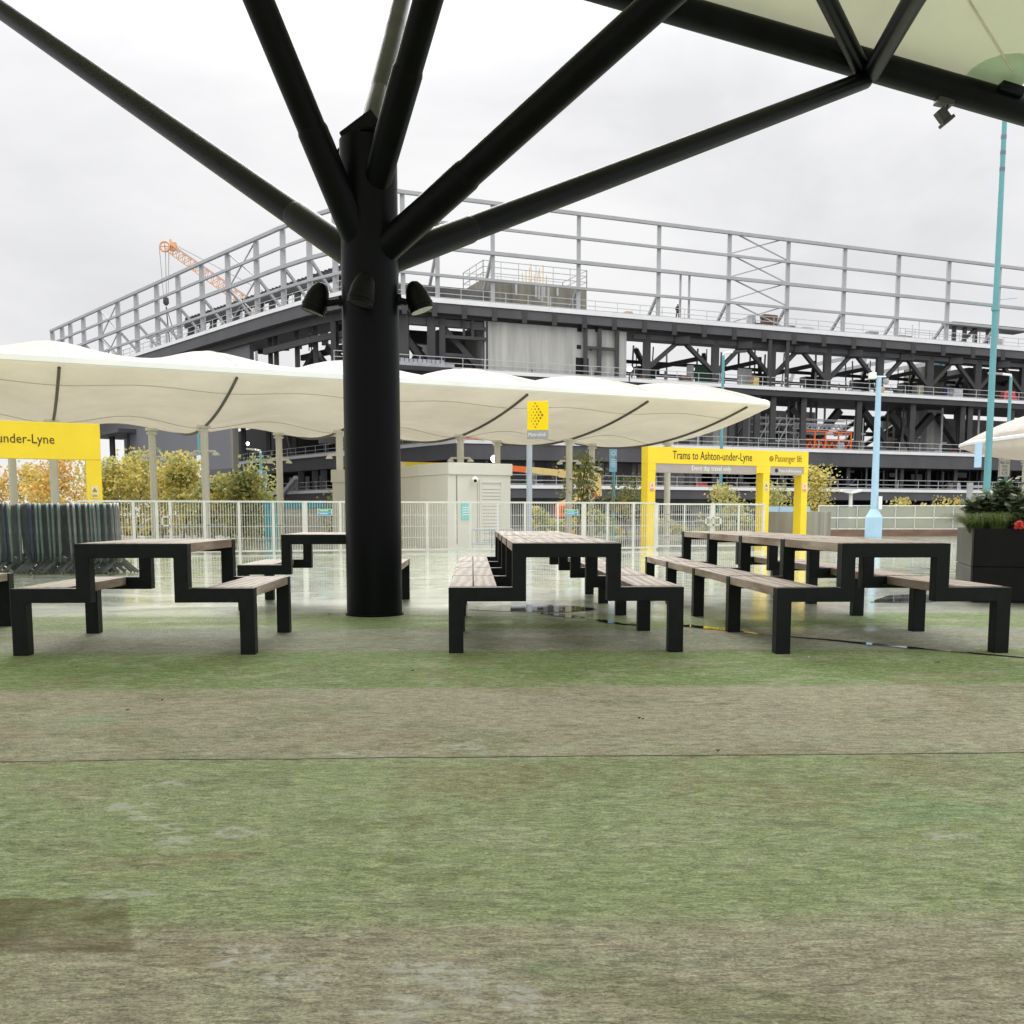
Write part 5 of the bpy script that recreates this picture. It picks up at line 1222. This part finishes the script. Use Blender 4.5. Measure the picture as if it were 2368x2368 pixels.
# scaffolding on level 3
sf = thing('scaffold', 'pale scaffold tubes on the arena level right of the station canopy tip', 'scaffold', pl_(1770, RN, 8.6))
mb = MB()
for off in (2.0, 3.4):
    for u in (1768, 1790, 1812, 1838, 1855, 1995, 2015): mb.bar(pl_(u, RN, 8.6, off), pl_(u, RN, 12.6, off), .10)
    for z in (9.6, 10.6, 11.5, 12.2): mb.bar(pl_(1762, RN, z, off), pl_(1990, RN, z, off), .10)
for i, u in enumerate((1775, 1800, 1822)): mb.bar(pl_(u, RN, 9.6, 2), pl_(u + 26, RN, 12.2, 2), .09)
mb.build('scaffold_tubes', M['rail'], sf)
mb = MB()
for z in (11.0, 11.6): mb.bar(pl_(1845, RN, z, 1.4), pl_(1968, RN, z, 1.4), .14)
for k in range(22): mb.bar(pl_(1845 + k * 5.6, RN, 11.0 + .6 * (k % 2), 1.4), pl_(1850.6 + k * 5.6, RN, 11.6 - .6 * (k % 2), 1.4), .09)
mb.build('lattice_girder', M['galv'], sf)
ob = thing('edge_protection', 'orange edge protection frame on the arena level behind the scaffold', 'safety barrier', pl_(1860, RN, 8.6))
mb = MB()
for z in (8.7, 9.75, 10.7): mb.bar(pl_(1858, RN, z, .9), pl_(1975, RN, z, .9), .16)
for u in (1860, 1890, 1915, 1945, 1974): mb.bar(pl_(u, RN, 8.6, .9), pl_(u, RN, 10.7, .9), .17)
for k in range(18): mb.bar(pl_(1860 + k * 6.4, RN, 8.8 + .7 * (k % 2), .9), pl_(1866 + k * 6.4, RN, 9.5 - .7 * (k % 2), .9), .09)
mb.build('orange_rails', M['orange'], ob)
mb = MB(); strip(mb, [1862, 1974], RN, 1.3, 1.4, 8.65, 9.9); mb.build('netting', mat('rust_netting', (.22, .06, .03), .8), ob)
# podium storeys below; near-black inner walls stand in for interior shade
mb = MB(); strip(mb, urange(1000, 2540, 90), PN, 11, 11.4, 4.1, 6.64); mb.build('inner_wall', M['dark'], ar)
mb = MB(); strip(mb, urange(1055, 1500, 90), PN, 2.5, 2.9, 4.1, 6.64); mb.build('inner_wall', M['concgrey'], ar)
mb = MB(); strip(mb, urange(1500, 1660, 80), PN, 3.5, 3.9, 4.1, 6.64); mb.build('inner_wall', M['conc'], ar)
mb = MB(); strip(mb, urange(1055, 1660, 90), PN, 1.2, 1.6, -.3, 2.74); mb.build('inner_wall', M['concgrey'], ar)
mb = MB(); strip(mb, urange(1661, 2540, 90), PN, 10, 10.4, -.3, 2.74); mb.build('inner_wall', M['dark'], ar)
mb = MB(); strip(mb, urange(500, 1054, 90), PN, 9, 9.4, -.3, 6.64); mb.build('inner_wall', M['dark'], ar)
for u in list(range(1100, 2500, 62)): col(u, PN, 4.1, 6.64, .42, .8)
for u in list(range(1700, 2500, 95)): col(u, PN, -.3, 2.74, .7, 1.5)
for u in range(1900, 2420, 40): col(u, PN, 4.1, 6.64, .3, 6 + (u % 3))
mb = MB()
for k, (u, v, w, h) in enumerate(((1963, 1086, 1.1, .8), (1990, 1086, .9, .8), (2012, 1090, .8, 1.1), (2130, 1090, 1.6, .35), (2170, 1100, 1.4, .5), (2330, 1098, 2.0, .9), (1880, 1092, 1.3, .6), (2068, 1088, 1.0, .7), (2225, 1105, 1.8, .8), (1855, 1102, 1.0, .5))):
    c = pl_(u, PN, 0, 8); c.z = HC + (1192 - v) * c.y / FOC; mb = MB(); mb.box(c, (w, .1, h), rz=.38); mb.build('pale_sheet', M['sheet'], ar)  # pale boxes put in to read as bright gaps in the podium
mb = MB(); mb.bar(pl_(1880, PN, 4.3, 3), pl_(1945, PN, 4.3, 3), .5, 3.4); mb.build('rust_screen', mat('rust_screen', (.14, .05, .04), .8), ar)
for (u0, u1) in ((1405, 1465), (1478, 1520)):
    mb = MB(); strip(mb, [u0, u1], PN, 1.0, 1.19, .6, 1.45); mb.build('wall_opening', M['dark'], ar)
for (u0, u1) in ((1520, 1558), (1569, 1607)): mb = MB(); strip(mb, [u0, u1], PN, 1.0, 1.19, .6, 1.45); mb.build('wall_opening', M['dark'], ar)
mb = MB(); strip(mb, [1546, 1582], PN, .9, 1.0, 2.1, 2.25); mb.build('strip_light', M['white'], ar)
# left face: cladding, dark opening, truss storey
mb = MB(); us = urange(110, 562, 60); pts0 = [pl_(u, LN, 0, 1.3) for u in us]
vs = []; fs = []
for p in pts0: vs += [(p.x, p.y, 9.0), (p.x, p.y, LZ - 2.32)]
for i in range(len(us) - 1): fs.append((2 * i, 2 * i + 2, 2 * i + 3, 2 * i + 1))
strip(mb, us, LN, 1.3, 1.8, 12.5, LZ - 2.32); mb.build('cladding', M['clad'], ar)
mb = MB(); strip(mb, urange(285, 521, 60), LN, .9, 1.4, 6.3, 12.45); mb.build('cladding', M['clad'], ar)
mb = MB(); strip(mb, [521.5, 528], LN, .8, 1.5, 5.8, 12.45); mb.build('cladding_edge', M['concdark'], ar)
mb = MB(); strip(mb, urange(280, 524, 60), LN, .7, 5, 5.2, 6.28); mb.build('deck', M['midsteel'], ar)
mb = MB(); strip(mb, urange(200, 305, 50), LN, 6, 6.4, 3.0, 12.4); mb.build('inner_wall', M['concgrey'], ar)
mb = MB(); strip(mb, urange(225, 307, 40), LN, -1.5, 4, 12.0, 12.5); mb.build('deck', M['midsteel'], ar)
for u in (250, 290): col(u, LN, 3, 12, .6, 1)
mb = MB(); strip(mb, urange(440, 830, 60), PN, 7, 7.4, 4.0, 14.6); mb.build('inner_wall', M['dark'], ar)  # near-black sheet painting the shade of the recessed interior
mb = MB(); strip(mb, urange(541, 1060, 60), PN, -1, 9, 14.62, 15.3); mb.build('deck', M['darksteel'], ar)
for u in (556, 613, 672, 744, 780): col(u, PN, 8.6, 14.6, .6, .8, 'midsteel')
brc(646, 14.4, 622, 8.8, PN, .8, .45, 'midsteel'); brc(646, 14.4, 668, 8.8, PN, .8, .45, 'midsteel')
for u in (640, 690, 722, 742, 775): col(u, PN, -.3, 6.6, .8, .6, 'midsteel')
brc(632, 1.6, 695, 5.8, PN, -.5, .5, 'rail')
for us in ([645, 690], [700, 728], [746, 790], [440, 470]): mb = MB(); strip(mb, us, PN, 1.6, 1.7, 2.2, 6.0); mb.build('pale_sheet', M['sheet'], ar)
for u in (592, 605, 652, 697, 744, 786): col(u, LN, 14, LZ - 1.6, .45, 2.2)
for (u0, z0, u1, z1) in ((600, 15.2, 640, 18.2), (640, 18.0, 690, 14.5), (668, 18.4, 745, 14.6), (745, 14.8, 786, 18.6), (700, 17.9, 760, 17.9)): brc(u0, z0, u1, z1, LN, 5, .7)
for (z, off) in ((18.4, 1.5), (15.6, 1.5), (18.2, 6), (14.2, 3)):
    mb = MB(); us = urange(592, 812, 55)
    for a_, b2_ in zip(us[:-1], us[1:]): mb.bar(pl_(a_, LN, z, off), pl_(b2_, LN, z, off), .4, .6)
    mb.build('truss_chord', M['darksteel'], ar)
mb = MB(); strip(mb, urange(592, 812, 55), LN, 1.0, 7, 13.2, 13.9); mb.build('deck', M['darksteel'], ar)
# lit work lamps fixed to the structure
def wlamp(u, v, Y, r):
    c = P(u, v, Y); t = thing('work_lamp', {1143: 'lit white work lamp glaring above the kiosk roof', 573: 'small lit work lamp in the dark opening right of the cladding', 1456: 'bright work lamp at the right end of the pale concrete wall'}[u], 'work lamp', c, 'lit work lamps on the arena')
    mb = MB(); mb.lathe([(r, -.02), (r, .02)], c, Vector((0, -1, -.12)), 14); mb.build('lens', M['lit'], t)
    mb = MB(); mb.lathe([(r * 1.15, -.25), (r * 1.15, -.03)], c, Vector((0, -1, -.12)), 14); mb.bar(c + Vector((0, .2, -.1)), c + Vector((0, .2, -1.6)), .12); mb.build('housing', M['darksteel'], t)
wlamp(1143, 1061, 100, .34); wlamp(573, 1026, 128, .20); wlamp(1456, 853, 109, .26)
mb = MB(); strip(mb, [1035, 1118], PN, -.3, -.2, 8.62, 9.7); solo(mb, 'red_site_banner', M['redbanner'], 'red banner strip on the arena ledge above the kiosk', 'banner', pl_(1035, PN, 8.6))
# tarpaulins on the upper walkway
for (u0, u1, m_, lab) in ((1617, 1632, 'sheet', 'pale sheet leaning left of the green tarpaulin on the upper walkway'), (1636, 1683, 'green', 'green tarpaulin hung behind a column on the upper walkway'), (1735, 1767, 'sheet', 'pale draped sheet on the upper walkway above the canopy tip'), (2212, 2246, 'navy', 'navy tarpaulin on the upper walkway near the teal mast')):
    mb = MB(); strip(mb, urange(u0, u1, 8), RN, 3, 3.15, 15.5, 17.7 if m_ != 'navy' else 17.0); solo(mb, 'site_tarpaulin', M[m_], lab, 'tarpaulin', pl_(u0, RN, 15.4, 3), 'tarpaulins on the arena walkway')
# scaffolded stair tower at the far right of the deck
st = thing('scaffold', 'scaffold and dark steel block on the arena deck at the right edge', 'scaffold', pl_(2330, RN, 22, 10)); mb = MB()
for u in range(2212, 2400, 16): mb.bar(pl_(u, RN, 22, 10), pl_(u, RN, 24.4 + (u % 5) * .5, 10), .09)
for z in (23, 24, 25): mb.bar(pl_(2212, RN, z, 10), pl_(2420, RN, z, 10), .09)
mb.build('scaffold_tubes', M['rail'], st)
mb = MB(); strip(mb, urange(2300, 2480, 60), RN, 12, 15, 22.5, 24.6); mb.build('pale_block', M['conc'], st)
mb = MB(); strip(mb, urange(2310, 2480, 60), RN, 9, 11, 26.0, 26.6)
for u in (2320, 2345, 2370, 2400): mb.bar(pl_(u, RN, 22, 9.5), pl_(u, RN, 26, 9.5), .45)
mb.bar(pl_(2320, RN, 23, 9.5), pl_(2370, RN, 26, 9.5), .35); mb.build('steel_frame', M['darksteel'], st)

# ------------------------------------------------------------------ cranes and lifts
YC = 175
h = P(388, 572, YC); e_ = P(585, 712, YC); e2 = h + (e_ - h) * 1.35
cr_ = thing('lattice_crane', 'orange lattice crane boom leaning over the left frame of the arena', 'crane', (e2.x, e2.y, 0))
ax = (e2 - h).normalized(); nn = Vector((-ax.z, 0, ax.x)); mb = MB()
if nn.z < 0: nn = -nn
for s in (-1, 1):
    for dy in (-.5, .5): mb.bar(h + nn * s * .62 + Vector((0, dy, 0)), e2 + nn * s * .95 + Vector((0, dy, 0)), .16)
n = 40; LL = (e2 - h).length
for k in range(n):
    s = 1 if k % 2 else -1; w0 = .62 + .33 * k / n; a = h + ax * LL * k / n; b_ = h + ax * LL * (k + 1) / n
    for dy in (-.5, .5): mb.bar(a + nn * s * w0 + Vector((0, dy, 0)), b_ - nn * s * w0 + Vector((0, dy, 0)), .09)
mb.build('boom', M['craneorange'], cr_)
mb = MB(); mb.tube([h + Vector((-.3 + .8 * math.cos(k * .5236), -.6, .8 * math.sin(k * .5236))) for k in range(13)], .17, 6); mb.bar(h + Vector((-1, -.6, 0)), h + Vector((.4, -.6, 0)), .14); mb.bar(h + Vector((-.3, -.6, -.8)), h + Vector((-.3, -.6, .8)), .14); mb.box(h + Vector((.9, 0, .1)), (1.0, .8, 1.3)); mb.box(h + Vector((.5, 0, .95)), (.35, .4, .6)); mb.build('boom_head', M['craneorange'], cr_)
mb = MB(); hk = P(388, 695, YC)
for dx in (-1.4, -.4, .2): mb.bar(h + Vector((dx, 0, 0)), Vector((h.x + dx * .5 - .3, h.y, hk.z + 1)), .09)
q = P(505, 640, YC); mb.bar(h + nn * .8, P(600, 705, YC), .12); mb.bar(h + nn * .9, P(640, 690, YC), .10)
mb.build('cables', M['cable'], cr_)
mb = MB(); mb.lathe([(.2, -.8), (.5, -.4), (.45, .4), (.15, .7)], Vector((h.x - .6, h.y, hk.z)), n=12); mb.bar(Vector((h.x - .6, h.y, hk.z - 1)), Vector((h.x + 1.6, h.y, hk.z - 9)), .12); mb.bar(Vector((h.x - .6, h.y, hk.z - 1)), Vector((h.x - .1, h.y, hk.z - 9)), .16); mb.build('hook_block', M['midsteel'], cr_, smooth=True)
# blue boom behind the open storey
YB = 152; b0, b1 = P(2040, 1060, YB), P(2166, 838, YB)
bb = thing('blue_boom_lift', 'blue telescopic boom rising behind the open arena storeys at right', 'boom lift', (b0.x, YB, 0))
mb = MB(); mb.bar(b0, b0.lerp(b1, .6), 1.1, 1.1); mb.bar(b0.lerp(b1, .6), b1, .8, .8); mb.build('boom', M['boomblue'], bb)
mb = MB(); mb.box(b1 + Vector((.2, 0, .4)), (1.3, 1.2, 1.5)); mb.bar(b1 + Vector((.2, 0, 0)), b1 + Vector((1.4, 0, -.8)), .5); mb.build('boom_head', M['boomblue'], bb)
mb = MB(); mb.box((b0.x - .5, YB, b0.z / 2), (3, 3, max(1, b0.z))); mb.build('base', M['boomblue'], bb)
# pale long rafters glimpsed behind the open storey
fr = thing('far_steelwork', 'pale slanting steel members far behind the open upper storey at right', 'steel frame', P(2000, 1192, 165) * 1.0)
mb = MB()
for (u0, v0, u1, v1) in ((1850, 850, 2010, 818), (1880, 870, 2110, 823), (2040, 860, 2160, 838), (1990, 905, 2000, 825), (2105, 900, 2103, 822), (1820, 905, 1838, 850), (2180, 905, 2200, 825), (1900, 905, 1910, 840)): mb.bar(P(u0, v0, 165), P(u1, v1, 165), .55)
mb.build('rafters', M['greysteel'], fr)
# cream and orange boom lift by the arena ledge
YL = 72; bl2 = thing('boom_lift', 'cream and orange articulated boom lift right of the kiosk, behind the sapling', 'boom lift', P(1290, 1192, YL))
a = P(1182, 1083, YL); m1 = P(1215, 1086, YL); b_ = P(1386, 1103, YL)
mb = MB(); mb.bar(a, m1, .34, .40); mb.build('boom_tip', M['orange'], bl2)
mb = MB(); mb.bar(m1 + Vector((.02, 0, 0)), b_, .36, .44); mb.bar(m1.lerp(b_, .45) - UP * .02, b_ - UP * .02, .46, .56); mb.build('upper_boom', M['creamboom'], bl2)
k1 = P(1383, 1120, YL); mb = MB(); mb.prism([P(1374, 1112, YL - .3), P(1390, 1098, YL - .3), P(1392, 1146, YL - .3), P(1384, 1148, YL - .3), P(1372, 1128, YL - .3)], (0, .6, 0)); mb.build('knuckle', M['creamboom'], bl2)
mb = MB(); mb.bar(P(1353, 1133, YL), P(1385, 1141, YL), .5, .75); mb.build('elbow', M['orange'], bl2)
mb = MB(); mb.bar(P(1360, 1136, YL), P(1290, 1174, YL), .5, .55); mb.bar(P(1352, 1143, YL + .1), P(1310, 1172, YL + .1), .4, .5); mb.build('lower_boom', M['creamboom'], bl2)
mb = MB(); mb.box(P(1300, 1182, YL), (1.0, 1.0, .8)); mb.bar(P(1298, 1175, YL), P(1286, 1160, YL), .12); mb.build('turret', M['orange'], bl2, bevel=.05)
bs = P(1300, 1192, YL); mb = MB(); mb.box((bs.x, bs.y, .35), (2.2, 1.6, .7))
for dx in (-.8, .8): mb.lathe([(.42, -.15), (.42, .15)], (bs.x + dx, bs.y - .85, .12), Vector((0, 1, 0)), 16)
mb.build('chassis', M['creamboom'], bl2)

# ------------------------------------------------------------------ site workers
def person(label, c, h, top, rz=0.0, arm=.2):
    t = local(thing('person', label, 'person', c, 'workers on the arena decks', rz)); s = h / 1.75
    J = [(0, 0, .95), (0, 0, 1.18), (0, 0, 1.42), (0, 0, 1.52), (0, -.02, 1.66), (0, -.01, 1.75), (.09, 0, .92), (.11, -.05, .50), (.12, .02, .06), (.12, -.13, .03), (-.09, 0, .92), (-.12, .06, .50), (-.14, .08, .06), (-.14, -.06, .03),
         (.19, 0, 1.40), (.26, -.02, 1.13), (.24, -arm, .95), (.23, -arm - .09, .92), (-.19, 0, 1.40), (-.27, 0, 1.13), (-.24, -arm, 1.0), (-.22, -arm - .09, 1.0)]
    E = [(0, 1), (1, 2), (2, 3), (3, 4), (4, 5), (0, 6), (6, 7), (7, 8), (8, 9), (0, 10), (10, 11), (11, 12), (12, 13), (2, 14), (14, 15), (15, 16), (16, 17), (2, 18), (18, 19), (19, 20), (20, 21)]
    rad = [.15, .145, .16, .06, .10, .085, .10, .07, .05, .045, .10, .07, .05, .045, .075, .052, .04, .045, .075, .052, .04, .045]
    me = bpy.data.meshes.new('body'); me.from_pydata([(x * s, y * s, z * s) for x, y, z in J], E, []); o = bpy.data.objects.new('body', me); COL.objects.link(o)
    sk = o.modifiers.new('skin', 'SKIN'); sk.use_smooth_shade = True
    for i, v in enumerate(me.skin_vertices[0].data): v.radius = (rad[i] * s, rad[i] * s); v.use_root = (i == 0)
    ss = o.modifiers.new('subsurf', 'SUBSURF'); ss.levels = 1; ss.render_levels = 1
    dg = bpy.context.evaluated_depsgraph_get(); dg.update(); m2 = bpy.data.meshes.new_from_object(o.evaluated_get(dg)); bpy.data.objects.remove(o)
    for x in (M[top], M['darkcloth'], M['skin']): m2.materials.append(x)
    m2.polygons.foreach_set('material_index', [2 if 1.50 * s < p.center.z < 1.67 * s or (abs(p.center.x) > .20 * s and p.center.z < 1.0 * s and p.center.z > .85 * s) else 1 if p.center.z < .93 * s else 0 for p in m2.polygons]); m2.update()
    b_ = bpy.data.objects.new('body', m2); COL.objects.link(b_); b_.parent = t
    mb = MB(); mb.lathe([(.125 * s, 1.655 * s), (.13 * s, 1.68 * s), (.12 * s, 1.74 * s), (.07 * s, 1.80 * s), (.01, 1.815 * s)], (0, -.01 * s, 0), n=14); mb.box((0, -.14 * s, 1.67 * s), (.16 * s, .12 * s, .02 * s)); hm = mb.build('helmet', M['white'], t, smooth=True)
def feet(u, v, Y): return P(u, v, Y)
ft = feet(718, 812, 112); person('worker in bright red workwear standing in the open truss storey, left of the column', (ft.x, ft.y, ft.z), 1.8, 'hivis', .3)
ft = feet(690, 812, 113); person('worker in orange red workwear bending left of the other red worker', (ft.x, ft.y, ft.z), 1.6, 'hivis', 1.2, .4)
ft = feet(772, 808, 108); person('worker in yellow workwear close beside the branching column', (ft.x, ft.y, ft.z), 1.7, 'hivisyellow', -.4)
ft = pl_(1576, RN, 22.02, 1.5); person('worker in dark clothing standing on the top deck beside the steel door frame', (ft.x, ft.y, ft.z), 1.9, 'darkcloth', .5)
mb = MB(); strip(mb, urange(660, 790, 40), LN, 6, 9, LZ * 0 + P(718, 813, 112).z - .25, P(718, 813, 112).z - .02); mb.build('deck', M['darksteel'], ar)
